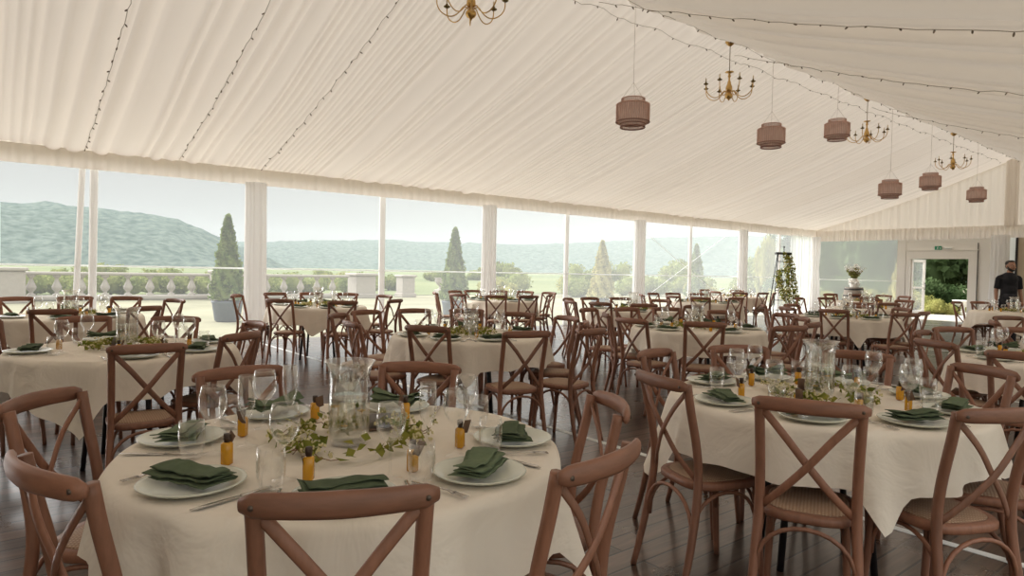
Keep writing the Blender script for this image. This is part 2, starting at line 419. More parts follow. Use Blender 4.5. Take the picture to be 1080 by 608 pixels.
# left side: clear sheets between posts, seam at 1.26 m
wn = 0
def pane(p0, p1, z0, z1, mat='pvc'):
    global wn
    wn += 1
    mb = MB(); mb.add([(p0[0], p0[1], z0), (p1[0], p1[1], z0), (p1[0], p1[1], z1), (p0[0], p0[1], z1)], [(0, 1, 2, 3)])
    return struct(mb.obj('window_%d' % wn, M[mat], smooth=False))
main_posts = [-6.2, -1.25, 3.78, 8.82, 13.87, 18.85, 23.85]
half_posts = [(a + c) / 2 for a, c in zip(main_posts, main_posts[1:])]
ys = sorted(main_posts + half_posts)
for a, c in zip(ys, ys[1:]):
    if c > 23.5:
        pane((XL, a), (XL, 21.17), 0.0, 2.93); pane((XL, 21.40), (XL, c), 0.0, 2.93)   # a slot stands open between two sheets
    else: pane((XL, a), (XL, c), 0.0, 2.93)
for a, c in zip(ys, ys[1:]):
    if a > -4: pane((XR, a), (XR, c), 0.0, 2.62)
struct(pleated((XR - .04, YB, 0), (XR - .04, -3.73, 0), 0, lambda u: zroof(XR), .03, .3, 6, 11, (1, 0)).obj('wall_right', M['lined']))
for y in main_posts[1:-1]:
    b = MB(); b.box((XR, y, 1.3), (.12, .12, 2.6)); trim(b, M['post'])
b = MB(); b.box((XL + .012, (YB + 21.1) / 2, 1.265), (.006, 21.1 - YB, .028)); trim(b, M['seamcloth'])
for y in main_posts[1:2] + main_posts[-1:]:
    b = MB(); b.box((XL + .0, y, 1.39), (.12, .12, 2.78)); trim(b, M['post'])
for y in half_posts:
    if 1 < y < 1.6: continue
    b = MB(); b.box((XL + .03, y, 1.38), (.05, .11, 2.76)); trim(b, M['curtain'])
# the bay nearest the left edge has two slim posts side by side, one leaning
b = MB(); b.tube([(XL + .04, 1.17, 0), (XL + .04, 1.28, 2.76)], .042, 8); trim(b, M['curtain'])
b = MB(); b.tube([(XL + .04, 1.40, 0), (XL + .04, 1.43, 2.76)], .055, 8); trim(b, M['curtain'])
# far end: clear window, white pillar, door set, white panel, beige panel
pane((-11.75, YF), (-9.06, YF), 0.0, 2.6, 'pvc_end')
b = MB(); b.box((-10.4, YF - .02, 1.22), (2.66, .006, .028)); trim(b, M['seamcloth'])
b = MB(); b.box((-8.93, YF, 1.30), (.26, .12, 2.60)); trim(b, M['whiteframe'])
b = MB(); b.box((-7.78, YF, 2.42), (2.04, .07, .36)); b.box((-7.78, YF - .06, 2.235), (2.04, .03, .02)); trim(b, M['whiteframe'])
b = MB(); b.box((-8.73, YF, 1.12), (.12, .10, 2.24)); b.box((-6.91, YF, 1.12), (.24, .10, 2.24)); b.box((-7.85, YF, 2.10), (1.64, .098, .28))
door = b.obj('door_1', M['whiteframe'], smooth=False); struct(door)
leaf = MB()
for (x0, z0, w, h) in ((.045, .98, .09, 1.90), (.815, .98, .09, 1.90), (.43, 1.89, .86, .09), (.43, .14, .86, .22), (.43, 1.0, .70, .06)):
    leaf.box((x0, 0, z0 + .0), (w, .05, h))
lf = leaf.obj('door_leaf', M['whiteframe'], door, smooth=False, loc=(-8.66, YF + .05, 0.02), rz=math.radians(83))
g = MB(); g.add([(.09, 0, .25), (.77, 0, .25), (.77, 0, 1.85), (.09, 0, 1.85)], [(0, 1, 2, 3)]); g.obj('door_glass', M['pvc'], lf, smooth=False)
h = MB(); h.tube([(.80, -.03, .95), (.80, -.07, .97), (.80, -.07, 1.13), (.80, -.03, 1.15)], .012, 6); h.obj('door_handle', M['iron'], lf)
b = MB(); b.box((-6.60, YF + .01, 1.30), (.40, .06, 2.6)); trim(b, M['whiteframe'])
b = MB(); b.box((-6.785, YF - .05, 1.25), (.02, .02, 2.4)); trim(b, M['iron'])
b = MB(); b.box((-6.12, YF + .02, 1.3), (.54, .01, 2.6)); trim(b, M['seamcloth'])
b = MB(); b.box((-5.825, YF, 1.3), (.05, .10, 2.6)); trim(b, M['dark'])
b = MB(); b.box(((-5.8 + XR) / 2, YF + .03, 1.32), (XR + 5.8, .06, 2.64)); struct(b.obj('wall_far_panel', M['beige'], smooth=False))

# gathered curtains hung round the posts
def curtain(loc, z1, r, seed, label, ry=None, tie=None, z0=0.02):
    mb = MB(); rr = random.Random(seed); ph = rr.uniform(0, 6); n = 72
    def fn(u, v):
        a = 2 * PI * u; z = z0 + (z1 - z0) * v
        pl = 1 + .10 * math.sin(a * 11 + ph + .6 * math.sin(v * 3 + ph)) + .05 * math.sin(a * 17 + ph * 2)
        w = 1 + .14 * (1 - v) ** 2
        if tie: w *= 1 - .22 * math.exp(-((z - tie) / .35) ** 2)
        return (r * w * pl * math.cos(a), (ry or r) * w * pl * math.sin(a), z)
    mb.grid(fn, n, 14, wrap=True)
    o = mb.obj('curtain', M['curtain'], loc=loc)
    return tag(o, label, 'curtain', 'curtains round the tent posts')
names = {3.78: 'first', 8.82: 'second', 13.87: 'third', 18.85: 'fourth'}
for y, nm in names.items():
    curtain((XL + .22, y, 0), 2.74, .12, int(y * 10), 'gathered white curtain round the %s full-width post along the clear window wall' % nm, ry=.16)
curtain((XL + .24, YF - .35, 0), 2.74, .13, 77, 'gathered white curtain in the corner beside the end window', ry=.2, tie=1.6)
curtain((-6.16, YF - .32, 0), 2.66, .21, 78, 'gathered cream curtain between the exit door and beige panel', ry=.10)
o = pleated((-6.12, YF - .22, 0), (-5.78, YF - .22, 0), 2.9, lambda u: zroof(XRIDGE) - .04, .03, .09, 6, 79, (0, 1)).obj('drape', M['wallcloth'])
tag(o, 'narrow gathered drape running down the gable from the ridge', 'drape')
o = pleated((XL + .30, 21.6, 0), (XL + .30, 22.95, 0), .03, lambda u: 2.74, .05, .16, 10, 80, (1, 0)).obj('sheer_curtain', M['voile'])
tag(o, 'sheer white voile curtain hanging across the window near the far corner', 'curtain')

# steel bracing cables crossing the bay between the third and fourth posts
for i, (za, zb, lb) in enumerate(((2.68, .35, 'thin bracing cable falling towards the far corner behind the clear sheet'), (.35, 2.68, 'thin bracing cable rising towards the far corner behind the clear sheet'))):
    mb = MB(); mb.tube([(XL - .10 - .03 * i, 14.0, za), (XL - .10 - .03 * i, 18.7, zb)], .008, 6)
    tag(mb.obj('bracing_cable', M['seam']), lb, 'cable')

# ------------------------------------------------------------------ chair
def outline(hw_b, hw_f, yb, yf, n=40):
    pts = []
    for i in range(n):
        a = 2 * PI * i / n; c, s_ = math.cos(a), math.sin(a); e = .60
        x = math.copysign(abs(c) ** e, c); y = math.copysign(abs(s_) ** e, s_)
        t = (y + 1) / 2; hw = hw_b + (hw_f - hw_b) * t
        pts.append((x * hw, yb + (yf - yb) * t))
    return pts
def slab(levels):
    """levels: (scale offset inset, z) stack of one outline; returns MB"""
    mb = MB(); n = len(levels[0][0]); v = []; f = []
    for (pts, z) in levels: v += [(x, y, z) for x, y in pts]
    for i in range(len(levels) - 1):
        for k in range(n): f.append((i * n + k, i * n + (k + 1) % n, (i + 1) * n + (k + 1) % n, (i + 1) * n + k))
    f += [tuple(range(n - 1, -1, -1)), tuple((len(levels) - 1) * n + k for k in range(n))]
    mb.add(v, f); return mb
def bez(pts, n):
    """Catmull-Rom through pts"""
    P = [Vector(p) for p in pts]; P = [P[0] * 2 - P[1]] + P + [P[-1] * 2 - P[-2]]; out = []
    for i in range(1, len(P) - 2):
        for k in range(n):
            t = k / n
            out.append(0.5 * ((2 * P[i]) + (P[i + 1] - P[i - 1]) * t + (2 * P[i - 1] - 5 * P[i] + 4 * P[i + 1] - P[i + 2]) * t * t + (3 * P[i] - P[i - 1] - 3 * P[i + 1] + P[i + 2]) * t ** 3))
    out.append(P[-2]); return out
def make_chair():
    root = empty('cross_back_chair')
    for s in (-1, 1):
        mb = MB(); p = bez([(s * .182, -.262, 0), (s * .176, -.215, .20), (s * .164, -.178, .44), (s * .162, -.186, .60), (s * .165, -.226, .78), (s * .168, -.246, .878)], 4)
        mb.tube(p, [.0135 + .0045 * min(1, i / 6) for i in range(len(p))], 8); mb.obj('rear_post', M['wood'], root)
    mb = MB(); pts = []; rx = []; ry = []
    for i in range(17):
        t = -1 + i / 8; e = 1 - .45 * max(0, abs(t) - .86) / .14
        pts.append((t * .190, -.262 - .042 * (1 - t * t), .872 + .004 * (1 - t * t))); rx.append(.0135 * e); ry.append(.0285 * e * (1 - .10 * abs(t)))
    mb.tube(pts, rx, 10, up=(0, 0, 1), ry=ry); rail = mb.obj('top_rail', M['woodrail'], root)
    for s in (-1, 1):
        bt = MB(); bt.tube([(s * .167, -.266, .872), (s * .167, -.287, .872)], .006, 8); bt.obj('bolt', M['bolt'], rail)
    for s in (-1, 1):
        mb = MB(); p = bez([(s * .158, -.243, .848), (s * .077, -.252, .755), (0, -.242 - s * .005, .655), (-s * .077, -.216, .560), (-s * .152, -.176, .475)], 4)
        mb.tube(p, .0065, 8, up=(s * .65, 0, .75), ry=.0145)
        mb2 = MB(); n = len(p); mb2.tube(p, .014, 8, up=(0, -1, .25), ry=.006); mb2.obj('cross_brace', M['wood'], root)
    o0 = outline(.168, .176, -.190, .185)
    ins = lambda d: [(x * (1 - d / .19), y * (1 - d / .19)) for x, y in o0]
    slab([(ins(.008), .425), (ins(0), .432), (ins(0), .452), (ins(.006), .459), (ins(.03), .459)]).obj('seat_frame', M['wood'], root)
    slab([(ins(.031), .4592), (ins(.036), .4625), (ins(.08), .466), (ins(.13), .467)]).obj('seat', M['seat'], root)
    for s in (-1, 1):
        mb = MB(); mb.tube(bez([(s * .140, .140, .425), (s * .144, .152, .25), (s * .154, .175, 0)], 5), [.018, .018, .0175, .017, .0165, .016, .0155, .015, .0145, .014, .013], 8); mb.obj('front_leg', M['wood'], root)
    def arch(a, c, h0, h1, bowdir):
        a, c = Vector(a), Vector(c); pts = []
        for i in range(13):
            t = PI * i / 12; u = .5 - .5 * math.cos(t)
            q = a.lerp(c, u); pts.append((q.x, q.y, h0 + (h1 - h0) * math.sin(t) ** .75))
        mb = MB(); mb.tube(pts, .0085, 7); return mb
    arch((-.165, -.205, 0), (.165, -.205, 0), .235, .415, 0).obj('hoop_brace', M['wood'], root)
    arch((-.136, .150, 0), (.136, .150, 0), .235, .415, 0).obj('hoop_brace', M['wood'], root)
    for s in (-1, 1): arch((s * .161, -.195, 0), (s * .137, .143, 0), .235, .412, 0).obj('hoop_brace', M['wood'], root)
    return root
chair0 = make_chair(); chair_kids = kids_of(chair0); chair_first = True

# ------------------------------------------------------------------ tables
TABLES = {
    'A': (-1.985, 0.945, [(-128, 0.99), (-72, 0.87), (-26, 0.87), (16, 0.92), (58, 0.87), (134, 0.87), (-174, 0.87)]),
    'B': (-5.050, 0.800, [(-4, 1.11), (-173, 1.10), (150, 0.95), (96, 0.87), (39, 0.87), (-142, 1.29)]),
    'C': (-8.350, 0.800, [(-12, 1.22), (30, 1.09), (173, 1.36), (150, 1.36), (-164, 1.36), (112, 1.19), (-72, 0.87)]),
    'D': (-9.150, 3.850, [(-51, 1.04), (-9, 1.32), (-131, 1.19), (-175, 1.36), (162, 1.36), (139, 1.36), (100, 1.20), (30, 1.28)]),
    'E': (-4.750, 3.400, [(-57, 0.88), (-16, 1.20), (-100, 1.07), (-166, 1.36), (-140, 1.26), (171, 1.36), (148, 1.36), (115, 1.03), (12, 1.26), (82, 1.03), (47, 0.99)]),
    'F': (-9.850, 7.750, [(-79, 1.19), (-42, 1.36), (-15, 1.22), (36, 0.94), (-118, 1.25), (-167, 1.21), (167, 1.36), (144, 1.36), (120, 1.35), (97, 1.36)]),
    'G': (-4.200, 5.950, [(-87, 1.13), (-52, 1.07), (-130, 0.96), (-167, 1.35), (167, 1.26), (142, 1.36), (109, 1.05), (77, 1.30), (-20, 1.36), (8, 1.18), (46, 1.08)]),
    'H': (-1.500, 3.100, [(-66, 0.89), (-24, 0.88), (-108, 0.87), (-173, 0.87), (145, 0.88), (103, 0.87), (61, 0.88), (18, 0.88)]),
    'I': (-1.220, 6.150, [(-120, 1.04), (-87, 1.25), (-176, 0.89), (143, 1.12), (113, 1.36)]),
    'J': (-1.350, 8.750, [(-162, 0.94), (140, 1.36), (117, 1.36)]),
    'K': (-4.300, 9.650, [(-77, 0.87), (-34, 1.22), (-119, 0.97), (174, 0.90), (105, 0.87), (62, 0.87), (2, 0.97), (-148, 1.10)]),
    'L': (-6.750, 7.900, [(-41, 0.98), (-5, 1.20), (-77, 0.98), (-113, 1.05), (-155, 1.08), (173, 1.08), (142, 1.14), (99, 0.87)]),
    'M': (-5.400, 12.900, [(-71, 1.30), (-47, 0.94), (-176, 1.27), (146, 1.36), (85, 1.36), (108, 1.36)]),
    'N': (-9.700, 15.400, [(-96, 0.87), (-52, 0.97), (-10, 0.87), (33, 0.92), (122, 1.36), (160, 1.36)]),
    'O': (-7.900, 11.500, [(-132, 1.32), (-96, 0.98), (-61, 1.12), (-180, 1.36), (134, 1.36), (157, 1.36), (-18, 0.87)]),
    'P': (-6.900, 16.300, [(147, 1.35), (120, 1.20), (93, 1.29), (65, 1.17), (170, 0.94), (-62, 1.0)]),
    'Q': (-3.600, 14.700, [(132, 0.95), (104, 0.92), (60, 0.92), (170, 0.95)]),
}
TNAME = {'A': 'front left table', 'B': 'second left-hand table', 'C': 'leftmost window table', 'D': 'nearest-conifer window table',
         'E': 'middle table', 'F': 'second-conifer window table', 'G': 'second right-hand table', 'H': 'front right table',
         'I': 'right-edge table', 'J': 'farther right-edge table', 'K': 'third right-hand table', 'L': 'table behind middle one',
         'M': 'nearer barrel-side table', 'N': 'ladder-side window table', 'O': 'table left of ladder',
         'P': 'farther barrel-side table', 'Q': 'table beside the man'}
CORNER = {'A': -52, 'B': -24, 'C': -20, 'D': -36, 'E': -38, 'F': -20, 'G': -70, 'H': -48, 'I': -62, 'J': -40, 'K': -55, 'L': -60, 'M': -60, 'N': -30, 'O': -78, 'P': -50, 'Q': -60}
PH = ['near', 'near-right', 'right-near', 'right', 'right-far', 'far-right', 'far', 'far-left', 'left-far', 'left', 'left-near', 'near-left']
RT, ZT = 0.675, 0.755
def wrap(a): return (a + 180) % 360 - 180
def places(cx, cy, azs):
    """a plain-words place round the table for every azimuth, no two alike"""
    cam = math.degrees(math.atan2(-cy, -cx)); used = set(); out = []
    for a in azs:
        rel = wrap(a - cam) % 360
        order = sorted(range(12), key=lambda q: abs(wrap(q * 30 - rel)))
        q = next((q for q in order if q not in used), order[0]); used.add(q); out.append(PH[q])
    return out

# table base: thing with parts
def table(cx, cy, rz, label):
    t = empty('banquet_table', (cx, cy, 0), rz); tag(t, label, 'table', 'round banquet tables')
    return t
top_me = None
def tabletop_mesh():
    mb = MB(); mb.lathe([(.0, .722), (.655, .722), (.665, .730), (.665, .742), (.655, .748), (0, .748)], 48); return mb.data('tabletop', M['ply'])
def leg_mesh(q):
    mb = MB(); a = PI / 4 + q * PI / 2; c, s_ = math.cos(a), math.sin(a)
    mb.tube([(c * .20, s_ * .20, .722), (c * .24, s_ * .24, .40), (c * .28, s_ * .28, 0.0)], .016, 8); return mb.data('leg', M['dark'])
def rail_mesh():
    mb = MB(); mb.box((0, 0, .705), (.62, .05, .03), PI / 4); mb.box((0, 0, .705), (.62, .05, .0299), -PI / 4); return mb.data('underframe', M['dark'])
TT, LG, UF = tabletop_mesh(), [leg_mesh(q) for q in range(4)], rail_mesh()

def cloth_mesh(chairs, corner, seed):
    """square cloth over the round top: short drop at the flats, long folded corners; rides over the seats pushed under it"""
    r = random.Random(seed); n = 160; SQ = .885
    ph = [r.uniform(0, 6.28) for _ in range(6)]
    prof = []
    for i in range(n):
        a = 2 * PI * i / n; rel = a - math.radians(corner) + PI / 4
        ext = SQ / max(abs(math.cos(rel)), abs(math.sin(rel)))
        ca = math.cos(4 * (a - math.radians(corner)))          # 1 at corners
        drop = min(ext - RT, .30 + .58 * (ext - RT - .30) if ext - RT > .30 else 9) + .02 * math.sin(3 * a + ph[0])
        for (az, rr) in chairs:
            d = abs(wrap(math.degrees(a) - az)); seat_front = rr - .27 - .19; halfw = 13
            if rr - .27 - .19 < RT + .10:
                lim = .235
                w = min(1, max(0, (d - halfw) / 10)); drop = min(drop, lim + (drop - lim) * w) if drop > lim else drop
        prof.append((a, max(drop, .17), ca))
    mb = MB(); v = []; f = []
    rings = [(0.02, 0), (.30, 0), (.58, 0), (.64, 0), (.667, 0)]
    for (rr, _) in rings:
        for (a, d, ca) in prof: v.append((rr * math.cos(a), rr * math.sin(a), ZT + .0015 * math.sin(5 * a + rr * 9)))
    m = 12
    for j in range(1, m + 1):
        t = j / m
        for (a, d, ca) in prof:
            fold = .55 * math.sin(9 * a + ph[1] + .9 * math.sin(3 * a + ph[2])) + .38 * math.sin(16 * a + ph[3] + .5 * math.sin(2 * a)) + .22 * math.sin(27 * a + ph[4])
            amp = (.034 + .08 * max(0, (d - .2))) * t ** .9
            cone = max(0, d - .25) * .34 * t ** 1.5 * max(0, ca) ** 2 * abs(math.cos(2 * (a - math.radians(corner)))) ** 6
            sl = d * t
            z = ZT - max(0, sl - .012 * min(1, t * 6))
            rad = RT + .003 + .006 * min(1, t * 5) + .012 * t * d / .3 + amp * (fold + .5) + cone
            v.append((rad * math.cos(a), rad * math.sin(a), z))
    R_ = len(rings) + m
    for j in range(R_ - 1):
        for i in range(n): f.append((j * n + i, j * n + (i + 1) % n, (j + 1) * n + (i + 1) % n, (j + 1) * n + i))
    f.append(tuple(range(n - 1, -1, -1)))
    mb.add(v, f)
    me = mb.data('tablecloth', M['linen']); return me

# tableware prototypes (mesh data shared by every copy)
def d_plate():
    mb = MB(); mb.lathe([(0, .004), (.075, .004), (.088, .007), (.118, .016), (.129, .019), (.131, .017), (.12, .010), (.09, .002), (.07, 0), (0, 0)], 36); return mb.data('plate', M['plate'])
def d_napkin(kind):
    """linen folded back and forth in soft layers; the layers slip out at the ends"""
    r = random.Random(kind * 5 + 1); mb = MB(); nu = 20
    lay = [(-.058, .056), (.056, -.054), (-.054, .048), (.048, -.044), (-.044, .030)] if kind != 2 else [(-.055, .055), (.055, -.05), (-.05, .045), (.045, -.03)]
    path = []; z = .001
    for q, (a, c) in enumerate(lay):
        for i in range(9):
            t = i / 8; path.append((a + (c - a) * (t - .04 * math.sin(2 * PI * t)), z + .0036 * t * t * (3 - 2 * t) + .0016 * math.sin(PI * t), q))
        z += .0046
    nv = len(path) - 1; off = [(r.uniform(-.012, .004), r.uniform(-.004, .012)) for _ in lay]; skew = [r.uniform(-.012, .012) for _ in lay]
    def fn(u, v):
        y, zz, q = path[round(v * nv)]; x0 = -.094 + off[q][0]; x1 = .094 + off[q][1]; x = x0 + (x1 - x0) * u; w = x / .094
        if kind == 2:
            y *= .40 + .60 * min(1, abs(w)) ** .8; zz = zz * (1 + 1.1 * abs(w)) + .016 * abs(w) * (1 - abs(y) / .06) + .012 * (1 - min(1, abs(w))) ** 2 + .006 * abs(math.sin(y * 90))
        elif kind == 0: y = y * (.86 + .16 * w) + skew[q] * w + .006 * math.sin(2.3 * w + q); zz *= 1.0 + .22 * math.sin(2.6 * w + 1 + .5 * q) + .35 * max(0, w) ** 2
        else: y = y * (.95 - .14 * w) + skew[q] * w + .010 * math.sin(1.7 * w + .6); zz *= 1.1 + .28 * w * w + .10 * math.sin(5 * w + q)
        zz += .0014 * math.sin(9 * w + 40 * y)
        return (x, y, .0195 + max(.0004, zz))
    mb.grid(fn, nu, nv); n0 = len(mb.v); w_ = nu + 1
    mb.v += [(x, y, z - .0019) for x, y, z in mb.v]; mb.f += [tuple(i + n0 for i in q[::-1]) for q in mb.f]
    rim = [i for i in range(w_)] + [j * w_ + nu for j in range(1, nv + 1)] + [nv * w_ + i for i in range(nu - 1, -1, -1)] + [j * w_ for j in range(nv - 1, 0, -1)]
    mb.f += [(rim[i], n0 + rim[i], n0 + rim[(i + 1) % len(rim)], rim[(i + 1) % len(rim)]) for i in range(len(rim))]
    return mb.data('napkin', M['napkin'])
def d_wine():
    mb = MB(); mb.lathe([(.034, 0), (.034, .002), (.012, .005), (.0042, .012), (.0036, .085), (.008, .096), (.026, .110), (.038, .132), (.0415, .155), (.039, .180), (.033, .205), (.0325, .2055), (.0385, .178), (.0405, .155), (.037, .134), (.024, .112), (.004, .102)], 20); return mb.data('wine_glass', M['glass'])
def d_flute():
    mb = MB(); mb.lathe([(.031, 0), (.031, .002), (.010, .005), (.0038, .012), (.0034, .075), (.012, .090), (.024, .125), (.0275, .165), (.0245, .225), (.024, .225), (.0268, .165), (.022, .125), (.003, .092)], 18); return mb.data('champagne_flute', M['glass'])
def d_tumbler():
    mb = MB(); mb.lathe([(0, .002), (.026, .002), (.029, .008), (.036, .040), (.037, .075), (.034, .112), (.0335, .112), (.036, .075), (.0345, .042), (.026, .014), (0, .012)], 20); return mb.data('tumbler', M['glass'])
def d_fork():
    mb = MB(); mb.tube([(0, -.095, .003), (0, -.03, .004), (0, .03, .008), (0, .052, .006)], [.005, .0035, .003, .009], 6, up=(0, 0, 1), ry=.0018)
    for k in range(4): mb.tube([((k - 1.5) * .0052, .050, .006), ((k - 1.5) * .0055, .095, .004)], .0014, 4)
    return mb.data('fork', M['steel'])
def d_knife():
    mb = MB(); mb.tube([(0, -.105, .004), (0, -.02, .004)], .0055, 6, up=(0, 0, 1), ry=.003); mb.tube([(0, -.02, .004), (0, .05, .004), (0, .09, .004), (.003, .108, .004)], [.006, .009, .008, .002], 6, up=(0, 0, 1), ry=.0012)
    return mb.data('knife', M['steel'])
PLATE, NAP, WINE, FLUTE, TUMB, FORK, KNIFE = d_plate(), [d_napkin(k) for k in range(3)], d_wine(), d_flute(), d_tumbler(), d_fork(), d_knife()
mb = MB(); mb.box((0, 0, .0325), (.027, .027, .065), bev=.004); B_BODY = mb.data('bottle_body', M['amber'])
mb = MB(); mb.lathe([(.008, .0645), (.008, .072), (.0095, .072), (.0095, .088), (.008, .090), (0, .090)], 12); B_CAP = mb.data('bottle_cap', M['cap'])
mb = MB(); mb.box((0, 0, 0), (.030, .0015, .044)); B_TAG = mb.data('paper_tag', M['kraft'])

def vase_data():
    g = MB(); g.lathe([(0, .006), (.055, .006), (.060, .014), (.064, .04), (.066, .15), (.064, .21), (.068, .245), (.080, .268), (.0815, .270), (.079, .268), (.066, .243), (.0615, .21), (.0635, .15), (.0615, .04), (.055, .018), (0, .014)], 36)
    g.lathe([(0, 0), (.050, 0), (.052, .006), (0, .006)], 36)
    w = MB(); w.lathe([(0, .0185), (.052, .0185), (.0600, .04), (.0620, .15), (.0618, .158), (0, .158)], 32)
    fl = []
    r = random.Random(4)
    for (x, y, z) in ((-.034, -.03, .118), (.02, .038, .098), (-.030, .02, .045)):
        m_ = MB()
        for p in range(8):
            a = 2 * PI * p / 8; c, s_ = math.cos(a), math.sin(a)
            m_.add([(x, y, z), (x + .011 * c - .005 * s_, y + .011 * s_ + .005 * c, z + .004), (x + .018 * c, y + .018 * s_, z + .007), (x + .011 * c + .005 * s_, y + .011 * s_ - .005 * c, z + .004)], [(0, 1, 2, 3)])
        m_.ball((x, y, z + .004), .005); fl.append(m_.data('yellow_flower', M['yellow']))
    lv = MB()
    for q in range(14): lv.leaf((r.uniform(-.035, .035), r.uniform(-.035, .035), r.uniform(.035, .14)), .016, r)
    return g.data('hurricane_vase', M['vase']), w.data('water', M['water']), fl, lv.data('submerged_leaf_sprig', M['leaf'])
V_GLASS, V_WATER, V_FLOWER, V_LEAF = vase_data()

def garland_data(seed, dense):
    r = random.Random(seed); lf, bl, tw = MB(), MB(), MB()
    for k in range(int(16 * dense)):
        a0 = r.uniform(0, 2 * PI); rad = r.uniform(.15, .24); sp = r.uniform(.25, .6) * r.choice((-1, 1)); pts = []
        for i in range(6):
            a = a0 + sp * i / 5; rr = rad + .03 * math.sin(i * 1.3 + k); pts.append((rr * math.cos(a), rr * math.sin(a), .008 + .03 * math.sin(PI * i / 5) * r.uniform(.3, 1)))
        tw.tube(pts, .0016, 4)
        for i in range(1, 6):
            for _ in range(3):
                p = Vector(pts[i]) + Vector((r.gauss(0, .015), r.gauss(0, .015), abs(r.gauss(.008, .012))))
                if r.random() < .62: lf.leaf(p, r.uniform(.014, .034), r, .4, 1.5)
                else:
                    for _q in range(4): bl.ball(p + Vector((r.gauss(0, .007), r.gauss(0, .007), r.gauss(.004, .005))), r.uniform(.003, .006), 5, 4)
    for q in range(int(12 * dense)):     # larger ivy leaves in clusters
        a = r.uniform(0, 2 * PI); p = (.20 * math.cos(a), .20 * math.sin(a), .03)
        for _ in range(4): lf.leaf((p[0] + r.gauss(0, .018), p[1] + r.gauss(0, .018), p[2] + r.gauss(0, .01)), r.uniform(.022, .038), r, .4, 1.3)
    for me_ in (lf, bl, tw): me_.v = [(x, y, max(z, .002)) for x, y, z in me_.v]
    return lf.data('foliage', M['leaf']), bl.data('blossom', M['blossom']), tw.data('twigs', M['twig'])
GARL = [garland_data(s, 1.0) for s in (1, 2, 3)]

def relax(tables):
    C = []
    for key, (cx, cy, chs) in tables.items():
        for az, rr in chs:
            a = math.radians(az); C.append([key, cx, cy, cx + (rr - .27) * math.cos(a), cy + (rr - .27) * math.sin(a)])
    for it in range(400):
        hit = 0
        for i in range(len(C)):
            for j in range(i):
                dx, dy = C[i][3] - C[j][3], C[i][4] - C[j][4]; d = math.hypot(dx, dy)
                if d < .455:
                    hit += 1; d = max(d, 1e-3); e = (.46 - d) * .5 / d
                    C[i][3] += dx * e; C[i][4] += dy * e; C[j][3] -= dx * e; C[j][4] -= dy * e
        for c in C:
            c[3] = max(c[3], XL + .62)
            for key, (cx, cy, _) in tables.items():
                d = math.hypot(c[3] - cx, c[4] - cy); need = .59 if key == c[0] else .98
                if d < need: c[3] = cx + (c[3] - cx) * need / d; c[4] = cy + (c[4] - cy) * need / d
        if not hit: break
    out = {}
    for key, (cx, cy, chs) in tables.items():
        out[key] = (cx, cy, [(math.degrees(math.atan2(c[4] - cy, c[3] - cx)), math.hypot(c[3] - cx, c[4] - cy) + .27) for c in C if c[0] == key])
    return out
TABLES = relax(TABLES)
near = {'A', 'H', 'B', 'E', 'G', 'I'}
middle = {'C', 'D', 'F', 'K', 'L', 'J', 'O'}
counts = {}
